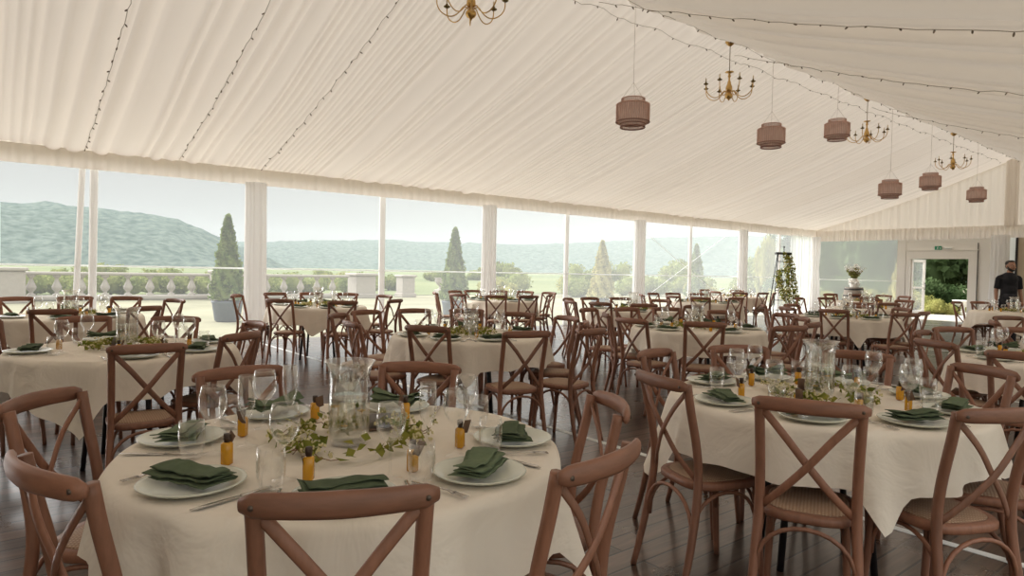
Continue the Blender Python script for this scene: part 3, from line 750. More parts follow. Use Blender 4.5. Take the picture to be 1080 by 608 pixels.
for ti, (key, (cx, cy, chs)) in enumerate(TABLES.items()):
    nm = TNAME[key]; rz = math.radians(CORNER[key])
    t = table(cx, cy, rz, 'round folding table with dark metal legs, the ' + nm)
    inst('tabletop', TT, t); inst('underframe', UF, t)
    for q in range(4): inst('leg', LG[q], t)
    cl = inst('tablecloth', cloth_mesh(chs, CORNER[key], ti * 7 + 3), None, (cx, cy, 0)); tag(cl, 'square cream linen tablecloth draped over the ' + nm, 'tablecloth', 'cream tablecloths')
    cpl = places(cx, cy, [a for a, _ in chs])
    for (az, rr), ph in zip(chs, cpl):
        a = math.radians(az); r = rr - .27
        loc = (cx + r * math.cos(a), cy + r * math.sin(a), 0); rot = a + PI / 2 + random.uniform(-.05, .05)
        if chair_first: o = chair0; o.location = loc; o.rotation_euler = (0, 0, rot); chair_first = False
        else: o = copy_tree(chair0, chair_kids, loc, rot)
        tag(o, 'wooden cross-back chair at the %s edge of the %s' % (ph, nm), 'chair', 'cross-back chairs round the tables')
    # ---- settings: one per chair, gaps in view filled up
    azs = [a for a, _ in chs]
    for k in range(16):
        a = wrap(k * 22.5)
        if len(azs) < 8 and key != 'A' and all(abs(wrap(a - q)) > 42 for q in azs): azs.append(a)
    sel = []
    for a in azs:
        if all(abs(wrap(a - q)) > 37 for q in sel): sel.append(a)
    spl = places(cx, cy, sel)
    rnd = random.Random(ti * 31 + 5)
    for si, (az, ph) in enumerate(zip(sel, spl)):
        a = math.radians(az)
        def at(rad, tang, z=ZT + .003):      # tang: metres to the sitter's right
            c, s_ = math.cos(a), math.sin(a)
            return (cx + rad * c - tang * s_, cy + rad * s_ + tang * c, z)
        rot = a + PI / 2
        if key in near or key in middle:
            p = inst('dinner_plate', PLATE, None, at(.535, 0), 0); tag(p, 'pale ceramic dinner plate at the %s edge of the %s' % (ph, nm), 'plate', 'dinner plates at the settings')
            kd = (2 if ph.startswith('far') else si % 2)
            q = inst('napkin', NAP[kd], None, at(.53, 0, ZT + .0045), rot + rnd.uniform(-.35, .35) + (PI if rnd.random() < .5 else 0))
            tag(q, 'folded green napkin on the plate at the %s edge of the %s' % (ph, nm), 'napkin', 'green napkins on plates')
        if key in near:
            tag(inst('fork', FORK, None, at(.53, -.165), rot + PI + rnd.uniform(-.08, .08)), 'steel fork beside the plate at the %s edge of the %s' % (ph, nm), 'fork', 'forks at the settings')
            tag(inst('knife', KNIFE, None, at(.53, .165), rot + PI + rnd.uniform(-.08, .08)), 'steel knife beside the plate at the %s edge of the %s' % (ph, nm), 'knife', 'knives at the settings')
        tag(inst('wine_glass', WINE, None, at(.37 + rnd.uniform(-.015, .015), .125 + rnd.uniform(-.02, .02)), 0), 'clear stemmed wine glass at the %s edge of the %s' % (ph, nm), 'wine glass', 'wine glasses on the tables')
        tag(inst('tumbler', TUMB, None, at(.43 + rnd.uniform(-.015, .015), .195 + rnd.uniform(-.015, .015)), 0), 'clear water tumbler at the %s edge of the %s' % (ph, nm), 'tumbler', 'water tumblers on the tables')
        if key == 'A' and si % 3 == 0: tag(inst('champagne_flute', FLUTE, None, at(.30 + rnd.uniform(-.01, .01), .055), 0), 'clear champagne flute at the %s edge of the %s' % (ph, nm), 'champagne flute', 'champagne flutes on the tables')
        bt = empty('favour_bottle', at(.365 + rnd.uniform(-.01, .01), -.085 + rnd.uniform(-.02, .02)), rnd.uniform(0, 6))
        tag(bt, 'tiny amber favour bottle at the %s edge of the %s' % (ph, nm), 'bottle', 'amber favour bottles')
        inst('body', B_BODY, bt); inst('cap', B_CAP, bt)
        tg = inst('paper_tag', B_TAG, bt, (.006, -.018, .068), .2); tg.rotation_euler = (.25, rnd.uniform(-.6, .6), rnd.uniform(-.4, .4))
    # ---- centrepiece
    v = inst('hurricane_vase', V_GLASS, None, (cx, cy, ZT + .002), rnd.uniform(0, 6)); tag(v, 'clear glass hurricane vase of water standing on the ' + nm, 'vase', 'hurricane vases on the tables')
    inst('water', V_WATER, v); inst('leaf_sprig', V_LEAF, v)
    for fm in V_FLOWER: inst('yellow_flower', fm, v)
    gr = empty('garland', (cx, cy, ZT + .003), rnd.uniform(0, 6)); tag(gr, 'loose ring of ivy and pale blossom round the vase on the ' + nm, 'garland', 'leafy garlands round the vases')
    g3 = GARL[ti % 3]; inst('foliage', g3[0], gr); inst('blossom', g3[1], gr); inst('twigs', g3[2], gr)
    if key in near:
        cam = math.atan2(-cy, -cx); aa = cam + PI + (-.5 if key == 'A' else .25); rr = .19
        mb = MB(); mb.box((0, 0, .029), (.105, .010, .058), bev=.002); base = MB(); base.box((0, 0, .004), (.115, .035, .008), bev=.002)
        ho = empty('table_card', (cx + rr * math.cos(aa), cy + rr * math.sin(aa), ZT + .003), cam + PI / 2 + .15)
        tag(ho, 'small blank %s table card in a stand on the %s' % ('grey' if key in 'AB' else 'brown', nm), 'table card', 'table cards')
        mb.obj('card', M['card'] if key in 'AB' else M['cardwood'], ho); base.obj('stand', M['cardwood'], ho)

# ------------------------------------------------------------------ hanging things
def chandelier(y, label, drop=.70):
    zt = zroof(XRIDGE) - .03
    t = empty('chandelier', (XRIDGE, y, zt)); tag(t, label, 'chandelier', 'brass chandeliers along the ridge')
    mb = MB(); mb.lathe([(0, .0), (.07, 0), (.075, -.02), (.05, -.05), (.02, -.075), (0, -.08)], 20); mb.obj('ceiling_rose', M['brass'], t)
    mb = MB(); mb.tube([(0, 0, -.07), (0, 0, -drop + .22)], .006, 6); mb.obj('rod', M['brassdark'], t)
    z0 = -drop
    mb = MB(); mb.lathe([(0, .24), (.062, .235), (.066, .228), (.02, .215), (.016, .20), (.018, .18), (.026, .165), (.014, .15), (.013, .11), (.024, .08), (.030, .05), (.048, .0), (.050, -.03), (.040, -.055), (.018, -.07), (.03, -.085), (.055, -.11), (.060, -.135), (.045, -.165), (.014, -.185), (.010, -.20), (0, -.205)], 20, (0, 0, z0)); mb.obj('baluster', M['brass'], t)
    for k in range(8):
        a = 2 * PI * k / 8 + .2; c, s_ = math.cos(a), math.sin(a)
        prof = bez([(.03, -.075), (.09, -.03), (.15, -.11), (.24, -.155), (.33, -.115), (.365, -.02), (.367, .02)], 4) if False else None
        pr = [(.03, -.07), (.08, -.06), (.12, -.11), (.18, -.16), (.25, -.165), (.32, -.125), (.36, -.06), (.367, .02)]
        pts = bez([(r_ * c, r_ * s_, z0 + z) for r_, z in pr], 3)
        mb = MB(); mb.tube(pts, .0065, 6); arm = mb.obj('arm', M['brass'], t)
        mb = MB(); mb.lathe([(0, .015), (.02, .018), (.038, .03), (.036, .036), (.014, .03), (.014, .06), (.012, .06), (0, .058)], 12, (.367 * c, .367 * s_, z0)); mb.obj('candle_cup', M['brassdark'], arm)
        mb = MB(); mb.lathe([(.010, .058), (.010, .11), (.004, .114), (.002, .128), (0, .128)], 8, (.367 * c, .367 * s_, z0)); mb.obj('candle', M['candle'], arm)
    return t
for y, lb in ((4.15, 'brass eight-arm chandelier cut by the top edge of the photo'), (9.0, 'brass eight-arm chandelier between the two nearest lanterns'), (13.8, 'brass eight-arm chandelier just beyond the third lantern'), (18.6, 'brass eight-arm chandelier farthest along the ridge')):
    chandelier(y, lb)

def lantern_data():
    sh = MB(); sh.lathe([(.125, .205), (.150, .202), (.152, .150), (.160, .142), (.208, .132), (.215, .122), (.216, -.10), (.208, -.112), (.170, -.122), (.160, -.13), (.158, -.172), (.13, -.176)], 40)
    ribs = MB()
    for k in range(44):
        a = 2 * PI * k / 44; c, s_ = math.cos(a), math.sin(a); q = [(.154, .20), (.155, .150), (.209, .135), (.2185, .12), (.2185, -.10), (.210, -.114), (.163, -.13), (.160, -.172)]
        ribs.tube([(r_ * c, r_ * s_, z) for r_, z in q], .0035, 4)
    rings = []
    for (r_, z, tr) in ((.154, .203, .006), (.158, .146, .006), (.219, .125, .005), (.219, -.104, .009), (.163, -.130, .007), (.160, -.174, .009)):
        m_ = MB(); m_.tube([(r_ * math.cos(2 * PI * i / 40), r_ * math.sin(2 * PI * i / 40), z) for i in range(41)], tr, 6, cap=False); rings.append(m_)
    return sh, ribs, rings
LSH, LRB, LRG = lantern_data()
M['cane'] = principled('cane', (0.62, 0.40, 0.33), 0.7, var=0.3); M['canedark'] = principled('cane_dark', (0.28, 0.15, 0.12), 0.7)
lsh, lrb = LSH.data('shade', M['shade']), LRB.data('woven_ribs', M['cane']); lrg = [r_.data('ring', M['canedark'] if i in (3, 4, 5) else M['cane']) for i, r_ in enumerate(LRG)]
for i, (y, z, lb) in enumerate(((6.80, 3.43, 'largest, nearest pink-brown woven lantern hanging left of the chandeliers'), (10.25, 3.62, 'pink-brown woven lantern hanging below and right of the nearest full chandelier'), (12.55, 4.06, 'highest pink-brown woven lantern, touching the second full chandelier'), (15.0, 3.18, 'pink-brown woven lantern hanging low beside the far chandelier, above the end window'), (17.2, 3.56, 'pink-brown woven lantern hanging just below the farthest chandelier'), (20.4, 3.54, 'smallest, farthest pink-brown woven lantern before the gable cloth'))):
    t = empty('lantern', (XRIDGE, y, z)); tag(t, lb, 'lantern', 'woven lanterns along the ridge')
    inst('shade', lsh, t); inst('woven_ribs', lrb, t)
    for m_ in lrg: inst('ring', m_, t)
    top = zroof(XRIDGE) - .05 - z
    mb = MB(); mb.tube([(0, 0, top), (0, 0, .42)], .003, 4)
    for k in range(3): mb.tube([(0, 0, .42), (.15 * math.cos(k * 2.1), .15 * math.sin(k * 2.1), .2)], .002, 4)
    mb.obj('hanging_cord', M['cord'], t)

# string lights under the lining
bulb_me = MB(); bulb_me.ball((0, 0, -.022), (.009, .009, .02), 6, 5); BULB = bulb_me.data('bulb', M['bulb'])
def string_lights(pts, step, label, seed, sag=.0):
    r = random.Random(seed); P = [Vector(p) for p in pts]; t = empty('string_lights', P[0]); tag(t, label, 'string lights', 'string lights under the roof lining')
    dense = []
    for a, c in zip(P, P[1:]):
        n = max(2, int((c - a).length / .12))
        for i in range(n): dense.append(a.lerp(c, i / n))
    dense.append(P[-1])
    rel = [q - P[0] + Vector((r.gauss(0, .006), r.gauss(0, .006), r.gauss(0, .008))) for q in dense]
    mb = MB(); mb.tube(rel, .0032, 4); mb.obj('wire', M['wire'], t)
    acc = 0; nb = 0
    for i in range(1, len(rel)):
        acc += (rel[i] - rel[i - 1]).length
        if acc >= step and nb < 60:
            acc = 0; nb += 1
            o = inst('bulb', BULB, t, rel[i]); o.rotation_euler = (r.uniform(-1.1, 1.1), r.uniform(-1.1, 1.1), 0)
def slope(y0, x0, x1, n=12, off=.075, dy=0.0): return [(x0 + (x1 - x0) * i / n, y0 + dy * i / n, zroof(x0 + (x1 - x0) * i / n) - off) for i in range(n + 1)]
for i, (y, lb) in enumerate(((-.05, 'string lights down the left slope, first from the left edge'), (1.28, 'string lights down the left slope to the paired slim posts'), (2.55, 'string lights down the left slope midway between two posts'), (3.85, 'string lights down the left slope to the first curtained post'))):
    string_lights(slope(y, XRIDGE - .15, XL + .3), .16, lb, i)
for i, (y, lb) in enumerate(((6.0, 'string lights down the right slope, highest in the photo'), (8.95, 'string lights down the right slope from the nearest full chandelier'), (13.75, 'string lights down the right slope from the second full chandelier'))):
    string_lights(slope(y, XRIDGE + .1, XR - .3, off=.235), .16, lb, 20 + i)
string_lights([(XRIDGE - .22, y, zroof(XRIDGE - .22) - .06 - .05 * math.sin(y * 2.5) ** 2) for y in [5.5 + .4 * k for k in range(45)]], .32, 'string lights along the left side of the ridge', 31)
string_lights([(XRIDGE + .22, y, zroof(XRIDGE + .22) - .06 - .05 * math.sin(y * 2.1) ** 2) for y in [5.5 + .4 * k for k in range(45)]], .32, 'string lights along the right side of the ridge', 32)

# exit sign over the door
sg = empty('exit_sign', (-7.86, YF - .06, 2.30)); tag(sg, 'small green emergency exit sign with white running figure above the door', 'exit sign')
mb = MB(); mb.box((0, 0, 0), (.20, .03, .13), bev=.004); mb.obj('board', M['signgreen'], sg, smooth=False)
mb = MB(); y0 = -.017
mb.ball((-.010, y0, .040), (.010, .002, .010)); mb.tube([(-.012, y0, .026), (-.020, y0, -.006)], .009, 6, ry=.009); mb.tube([(-.018, y0, -.004), (.004, y0, -.022), (.000, y0, -.048)], .005, 5); mb.tube([(-.022, y0, -.006), (-.034, y0, -.030), (-.052, y0, -.034)], .005, 5)
mb.tube([(-.012, y0, .022), (.012, y0, .008), (.022, y0, .018)], .004, 5); mb.tube([(-.014, y0, .022), (-.036, y0, .014), (-.040, y0, -.004)], .004, 5)
mb.v = [(x, min(max(y, -.0185), -.0155), z) for x, y, z in mb.v]; mb.obj('running_figure', M['signwhite'], sg)
mb = MB(); mb.add([(.036, -.0165, -.007), (.058, -.0165, -.007), (.058, -.0165, .007), (.036, -.0165, .007), (.058, -.0165, -.02), (.084, -.0165, 0), (.058, -.0165, .02)], [(0, 1, 2, 3), (4, 5, 6)]); mb.obj('arrow', M['signwhite'], sg, smooth=False)
lb_ = empty('emergency_light', (-7.58, YF - .06, 2.30)); tag(lb_, 'small white emergency light box beside the exit sign', 'emergency light')
mb = MB(); mb.box((0, 0, 0), (.24, .04, .07), bev=.012); mb.obj('housing', M['white'], lb_); mb = MB(); mb.box((0, -.022, -.005), (.18, .012, .04), bev=.005); mb.obj('diffuser', M['signwhite'], lb_)

# ------------------------------------------------------------------ flower barrel, flowered ladder
br = empty('barrel', (-10.05, 22.95, 0)); tag(br, 'weathered grey wooden barrel standing at the end window below the flowers', 'barrel')
mb = MB(); prof = [(.27, 0), (.30, .15), (.335, .45), (.34, .50), (.335, .55), (.30, .85), (.275, .985), (.25, .985), (.25, .96), (0, .96)]
n = 30; vv = []
for (r_, z) in prof:
    for k in range(n * 2):
        a = 2 * PI * k / (n * 2); q = r_ * (1 - (.012 if k % 2 else 0)); vv.append((q * math.cos(a), q * math.sin(a), z))
ff = [(i * 2 * n + k, i * 2 * n + (k + 1) % (2 * n), (i + 1) * 2 * n + (k + 1) % (2 * n), (i + 1) * 2 * n + k) for i in range(len(prof) - 1) for k in range(2 * n)]
mb.add(vv, ff); mb.obj('staves', M['barrelwood'], br, smooth=False)
for z, r_ in ((.08, .290), (.30, .322), (.70, .322), (.92, .290)):
    m_ = MB(); m_.lathe([(r_, -.025), (r_ + .006, -.025), (r_ + .006, .025), (r_, .025)], 40, (0, 0, z)); m_.obj('hoop', M['iron'], br)
vs = empty('flower_vase', (-10.05, 22.95, .987 - .025)); tag(vs, 'white pot of tall pale flowers standing on the barrel', 'flower vase')
mb = MB(); mb.lathe([(0, 0), (.11, 0), (.13, .03), (.15, .16), (.13, .25), (.10, .30), (.11, .32), (.10, .32), (.09, .29), (0, .27)], 24); mb.obj('pot', M['white'], vs)
r = random.Random(12); st, lf, bl = MB(), MB(), MB()
for k in range(60):
    a = r.uniform(0, 6.28); e = r.uniform(.03, .33); h_ = r.uniform(.25, .50) * (1 - .5 * e); tip = Vector((e * math.cos(a), e * math.sin(a), .30 + h_))
    st.tube([(.04 * math.cos(a), .04 * math.sin(a), .28), (tip.x * .5, tip.y * .5, .30 + h_ * .65), tip], .004, 4)
    for _ in range(7): lf.leaf(Vector((.05 * math.cos(a), .05 * math.sin(a), .3)).lerp(tip, r.uniform(.1, .8)), r.uniform(.03, .06), r, 0, 2.2)
    for _ in range(3): bl.ball(tip + Vector((r.gauss(0, .02), r.gauss(0, .02), r.gauss(0, .02))), r.uniform(.010, .02), 6, 4)
for k in range(26):
    a = r.uniform(0, 6.28); bl.ball((.15 * math.cos(a), .15 * math.sin(a), .10 + r.uniform(0, .2)), r.uniform(.02, .045), 6, 5)
st.obj('stems', M['twig'], vs); lf.obj('leaves', M['shrub_y'], vs); bl.obj('blossom', M['white'], vs)

lx, ly = -11.0, 20.05
ld = empty('stepladder', (lx, ly, 0), math.radians(40)); tag(ld, 'dark folding stepladder hung with greenery standing by the window wall', 'stepladder')
for s in (-1, 1):
    for (yb, lbn) in ((-.42, 'front_rail'), (.42, 'rear_rail')):
        mb = MB(); mb.tube([(s * .34, yb, 0), (s * .16, yb * .12, 2.02)], .016, 6, up=(0, 1, 0), ry=.024); mb.obj(lbn, M['iron'], ld)
for k in range(6):
    t_ = (k + .8) / 6.6; mb = MB(); mb.box((0, -.42 + .37 * t_, 2.02 * t_), (2 * (.34 - .18 * t_), .07, .02)); mb.obj('step', M['iron'], ld, smooth=False)
mb = MB(); mb.box((0, 0, 2.035), (.48, .22, .07), bev=.01); mb.obj('top_cap', M['iron'], ld)
mb = MB(); mb.tube([(.02, 0, 2.07), (.02, 0, 2.22)], .012, 6); mb.ball((.02, 0, 2.24), .03); mb.obj('finial', M['iron'], ld)
gl = empty('flower_garland', (lx, ly, 0), math.radians(40)); tag(gl, 'trailing garland of leaves and pale flowers spilling down the stepladder', 'garland')
r = random.Random(21); lf, bl = MB(), MB()
for strand in (((.05, -.10, 2.0), (.06, -.32, 1.5), (.10, -.42, 1.0), (.12, -.52, .5)), ((.17, -.05, 2.0), (.24, -.20, 1.45), (.31, -.34, .9), (.38, -.46, .35)), ((-.10, -.1, 1.5), (-.16, -.3, 1.2), (-.1, -.42, .9), (.0, -.48, .55))):
    sp = bez(strand, 20)
    for p in sp:
        for _ in range(5):
            q = p + Vector((r.gauss(0, .05), r.gauss(0, .05), r.gauss(0, .04)))
            if r.random() < .72: lf.leaf(q, r.uniform(.04, .08), r)
            else: bl.ball(q, r.uniform(.012, .03), 5, 4)
lf.obj('foliage', M['leaf'], gl); bl.obj('blossom', M['blossom'], gl)

# ------------------------------------------------------------------ standing man
def capsule(mb, a, b_, ra, rb, n=14, steps=6, flat=1.0, up=(0, 1, 0)):
    a, b_ = Vector(a), Vector(b_); pts = [a.lerp(b_, i / steps) for i in range(steps + 1)]
    rad = [ra + (rb - ra) * i / steps for i in range(steps + 1)]
    mb.tube(pts, rad, n, up=up, ry=[q * flat for q in rad]); mb.ball(a, (ra, ra * (flat if abs((b_ - a).normalized().z) > .7 else 1), ra), 12, 8); mb.ball(b_, (rb, rb, rb), 12, 8)
def remeshed(mb, name, mat, voxel, parent, smooth_it=4):
    me = mb.data(name + '_raw', None); o = bpy.data.objects.new(name + '_raw', me); COL.objects.link(o)
    m1 = o.modifiers.new('r', 'REMESH'); m1.mode = 'VOXEL'; m1.voxel_size = voxel
    m2 = o.modifiers.new('s', 'SMOOTH'); m2.iterations = smooth_it; m2.factor = .5
    dg = bpy.context.evaluated_depsgraph_get(); nm_ = bpy.data.meshes.new_from_object(o.evaluated_get(dg)); nm_.name = name
    bpy.data.objects.remove(o); bpy.data.meshes.remove(me)
    nm_.materials.clear(); nm_.materials.append(mat); nm_.polygons.foreach_set('use_smooth', [True] * len(nm_.polygons))
    return inst(name, nm_, parent)
mx, my = -4.12, 16.42
man = empty('person', (mx, my, 0), math.radians(38)); tag(man, 'bearded man in black T-shirt standing among the far tables, looking right', 'person')
# local frame: x = his left-to-camera-right, facing -y turned; body faces -y, head turned to +x
bd = MB()
capsule(bd, (0, 0, .93), (0, .0, 1.12), .140, .132, 18, flat=.70); capsule(bd, (0, 0, 1.12), (0, .01, 1.34), 0.132, .148, 18, flat=.66)
bd.ball((0, .01, 1.36), (.150, .098, .08), 16, 10)
capsule(bd, (0, .015, 1.38), (.008, -.005, 1.52), .062, .055, 14)
for s in (-1, 1): capsule(bd, (s * .03, .02, 1.435), (s * .150, .014, 1.372), .045, .050, 12)
for s in (-1, 1):
    bd.ball((s * .160, .012, 1.368), (.056, .056, .056), 12, 8)
    capsule(bd, (s * .182, .015, 1.37), (s * .215, .03, 1.10), .046, .038, 12); capsule(bd, (s * .215, .03, 1.10), (s * .232, -.03, .865), .037, .026, 12)
    hx, hy, hz = s * .234, -.038, .83   # hand: palm, four fingers, thumb
    bd.ball((hx, hy, hz - .02), (.020, .040, .048), 10, 8)
    for q, (dy, ln) in enumerate(((-.028, .070), (-.010, .080), (.009, .076), (.026, .058))):
        capsule(bd, (hx, hy + dy, hz - .055), (hx - s * .006, hy + dy * 1.1 - .004, hz - .055 - ln * .55), .0095, .0088, 8, 3)
        capsule(bd, (hx - s * .006, hy + dy * 1.1 - .004, hz - .055 - ln * .55), (hx - s * .022, hy + dy * 1.1 - .006, hz - .055 - ln), .0088, .0078, 8, 3)
    capsule(bd, (hx - s * .004, hy - .034, hz - .005), (hx - s * .014, hy - .060, hz - .045), .0115, .0092, 8, 3); capsule(bd, (hx - s * .014, hy - .060, hz - .045), (hx - s * .020, hy - .064, hz - .070), .0092, .008, 8, 3)
    capsule(bd, (s * .088, 0, .90), (s * .098, -.01, .50), .088, .058, 14); capsule(bd, (s * .098, -.01, .50), (s * .105, .02, .09), .056, .038, 14)
    capsule(bd, (s * .105, .04, .045), (s * .118, -.14, .035), .042, .036, 12)
# head, turned towards +x (camera right)
hc = Vector((.012, -.012, 1.615)); th = math.radians(14)
def H(fx, sx, z): return (hc.x + fx * math.sin(th) + sx * math.cos(th), hc.y - fx * math.cos(th) + sx * math.sin(th), hc.z + z)
def hball(mb, fx, sx, z, rf, rs, rz_, n=14, m=10):
    t_ = MB(); t_.ball((0, 0, 0), (rs, rf, rz_), n, m); co, si = math.cos(th), math.sin(th)
    mb.add([(H(fx, sx, z)[0] + x * co + y * si, H(fx, sx, z)[1] + x * si - y * co, H(fx, sx, z)[2] + w) for x, y, w in t_.v], [q[::-1] for q in t_.f])
hball(bd, -.008, 0, .025, .098, .076, .088); hball(bd, .022, 0, -.035, .070, .062, .075); hball(bd, .040, 0, -.080, .040, .040, .030)
hball(bd, .100, 0, -.022, .018, .013, .016); hball(bd, .088, 0, .004, .014, .009, .030)
for s in (-1, 1):
    hball(bd, -.012, s * .077, -.010, .018, .010, .030); hball(bd, .078, s * .030, .022, .016, .022, .009); hball(bd, .062, s * .040, -.025, .024, .022, .022)
hball(bd, .088, 0, -.055, .010, .022, .008); hball(bd, .084, 0, -.068, .011, .018, .008)
remeshed(bd, 'body', M['skin'], .0062, man, 3)
for s in (-1, 1):
    e = MB(); hball(e, .083, s * .030, .006, .009, .011, .007, 10, 8); e.obj('eye', M['eye'], man)
hr = MB(); hball(hr, -.030, 0, .052, .088, .080, .070); hball(hr, .020, 0, .096, .052, .060, .026); hball(hr, -.055, 0, .0, .054, .066, .060)
remeshed(hr, 'hair', M['hair'], .006, man, 2)
be = MB(); hball(be, .022, 0, -.035, .0765, .0685, .0805, 20, 16); hball(be, .040, 0, -.080, .0465, .0465, .0365, 18, 14); hball(be, -.004, 0, .015, .090, .0805, .075, 20, 16)
bo = remeshed(be, 'beard', M['hair'], .0055, man, 2)
import bmesh
bm_ = bmesh.new(); bm_.from_mesh(bo.data); cut_ = []
for v_ in bm_.verts:
    dx_, dy_, dz_ = v_.co.x - hc.x, v_.co.y - hc.y, v_.co.z - hc.z; f_ = dx_ * math.sin(th) - dy_ * math.cos(th)
    if dz_ > .002 - .90 * max(0, f_ - .010) or f_ < -.012: cut_.append(v_)
bmesh.ops.delete(bm_, geom=cut_, context='VERTS'); bm_.to_mesh(bo.data); bm_.free()
mo = MB()
for s in (-1, 1):
    hball(mo, .088, s * .013, -.046, .010, .014, .0055)
mo.obj('moustache', M['hair'], man)
for s in (-1, 1):
    eb = MB(); hball(eb, .083, s * .030, .027, .008, .020, .0045); eb.obj('eyebrow', M['hair'], man)
    ir = MB(); hball(ir, .0895, s * .030, .006, .0035, .0055, .0055, 8, 6); ir.obj('iris', M['hair'], man)
sh = MB()
capsule(sh, (0, 0, .92), (0, .0, 1.12), .152, .146, 20, flat=.76); capsule(sh, (0, 0, 1.12), (0, .01, 1.34), .146, .160, 20, flat=.72); sh.ball((0, .01, 1.365), (.165, .108, .082), 16, 10); sh.tube([(0, .015, 1.40), (0, .012, 1.455)], [.085, .068], 16)
for s in (-1, 1): sh.ball((s * .162, .012, 1.362), (.069, .070, .068), 14, 10); sh.tube([(s * .176, .014, 1.37), (s * .209, .026, 1.15)], [.062, .053], 16); capsule(sh, (s * .04, .02, 1.425), (s * .150, .014, 1.372), .055, .062, 14)
remeshed(sh, 't_shirt', M['shirt'], .010, man, 3)
tr = MB(); capsule(tr, (0, 0, .86), (0, 0, .98), .158, .155, 18, flat=.74)
for s in (-1, 1): capsule(tr, (s * .088, 0, .88), (s * .098, -.01, .50), .102, .075, 14); tr.tube([(s * .098, -.01, .50), (s * .105, .02, .07)], [.074, .060], 14)
remeshed(tr, 'trousers', M['trousers'], .011, man, 3)
for s in (-1, 1):
    f_ = MB(); f_.ball((s * .108, .03, .05), (.050, .060, .048)); f_.ball((s * .116, -.09, .036), (.046, .105, .036)); f_.v = [(x, y, max(z, .002)) for x, y, z in f_.v]
    remeshed(f_, 'shoe', M['shoe'], .010, man, 2)

# ------------------------------------------------------------------ outside
b = MB(); b.add([(-700, -500, -.14), (200, -500, -.14), (200, 700, -.14), (-700, 700, -.14)], [(0, 1, 2, 3)]); struct(b.obj('ground', M['lawn'], smooth=False))
b = MB(); b.add([(-700, -500, -.12), (-31, -500, -.12), (-31, 700, -.12), (-700, 700, -.12)], [(0, 1, 2, 3)]); struct(b.obj('field', M['field'], smooth=False))
b = MB(); b.box((-9.0, 27.5, -.105), (14, 6.9, .06)); struct(b.obj('terrace_paving', M['path'], smooth=False))
# balustrade along the lawn
BX = -29.3
bal = empty('balustrade', (BX, 0, -.14)); tag(bal, 'pale stone balustrade crossing beyond the lawn', 'balustrade')
y0b, y1b = -8.0, 13.8
mb = MB(); mb.box((0, (y0b + y1b) / 2, 1.01), (.34, y1b - y0b, .12), bev=.03); mb.obj('handrail', M['stone'], bal)
mb = MB(); mb.box((0, (y0b + y1b) / 2, .10), (.38, y1b - y0b, .20), bev=.03); mb.obj('plinth', M['stone'], bal)
mb = MB(); mb.lathe([(.13, .20), (.13, .25), (.07, .28), (.06, .33), (.15, .44), (.16, .52), (.10, .66), (.055, .78), (.06, .84), (.09, .86), (.13, .90), (.13, .95)], 14); bme = mb.data('baluster', M['stone'])
k = 0
while y0b + .5 + k * .76 < y1b - .3:
    inst('baluster', bme, bal, (0, y0b + .5 + k * .76, 0)); k += 1
def pedestal(y, w, hgt, label, x=BX):
    t = empty('pedestal', (x, y, -.14)); tag(t, label, 'pedestal', 'stone pedestals of the balustrade')
    mb = MB(); mb.box((0, 0, hgt / 2), (w, w, hgt), bev=.03); mb.obj('shaft', M['stone'], t, smooth=False)
    mb = MB(); mb.box((0, 0, hgt + .06), (w * 1.2, w * 1.2, .12), bev=.03); mb.obj('cap', M['stone'], t, smooth=False)
    mb = MB(); mb.box((0, 0, .10), (w * 1.15, w * 1.15, .20), bev=.02); mb.obj('foot', M['stone'], t, smooth=False)
pedestal(14.5, 1.0, 1.05, 'pale stone pedestal ending the balustrade, nearest the second conifer'); pedestal(16.9, .7, 1.0, 'slim stone pedestal standing past the end of the balustrade')
pedestal(1.0, .8, 1.1, 'stone pedestal behind the paired slim posts', BX + .9); pedestal(7.9, .8, 1.1, 'stone pedestal just past the first curtained post', BX + .9)
st_ = empty('stone_urn', (BX + .6, 18.6, -.14)); tag(st_, 'white stone garden urn standing past the slim pedestal', 'urn')
mb = MB(); mb.box((0, 0, .2), (.5, .5, .4), bev=.03); mb.obj('base', M['stone'], st_, smooth=False)
mb = MB(); mb.lathe([(.18, .40), (.08, .48), (.07, .55), (.22, .68), (.30, .86), (.27, .96), (.33, 1.0), (.30, 1.0), (.2, .9), (0, .88)], 20); mb.obj('bowl', M['stone'], st_)

def conifer_data(h, rbase, seed, n, size, mat):
    r = random.Random(seed); mb = MB()
    for k in range(n):
        t = r.random() ** 1.35; a = r.uniform(0, 6.28); z = h * t
        rr = rbase * (1 - t) ** .8 * (.78 + .22 * math.sin(a * 5 + z * 9)) * r.uniform(.72, 1.05) + .02
        mb.leaf((rr * math.cos(a), rr * math.sin(a), z), size * r.uniform(.6, 1.2), r, 0, 1.8)
    mb.lathe([(rbase * .75, 0.02), (rbase * .62, h * .3), (rbase * .30, h * .65), (.02, h * .97)], 12)
    return mb.data('foliage', mat)
CON = conifer_data(2.1, .46, 5, 3600, .075, M['conifer']); CON2 = conifer_data(2.0, .50, 6, 3600, .075, M['conifer_y'])
mb = MB(); mb.lathe([(0, 0), (.26, 0), (.30, .04), (.36, .46), (.38, .48), (.38, .52), (.33, .52), (.32, .46), (0, .45)], 24); POT = mb.data('planter', M['grey_pot'])
mb = MB(); mb.tube([(0, 0, .455), (0, 0, 1.2)], .035, 8); TRK = mb.data('trunk', M['bark'])
def potted(x, y, me, sc, label):
    p = inst('planter', POT, None, (x, y, -.14)); p.scale = (sc, sc, sc); tag(p, 'round slate-grey planter under the ' + label, 'planter', 'slate-grey planters')
    t = empty('conifer', (x, y, -.14)); t.scale = (sc, sc, sc); tag(t, label, 'tree', 'potted conifers')
    inst('foliage', me, t, (0, 0, .57)); inst('trunk', TRK, t)
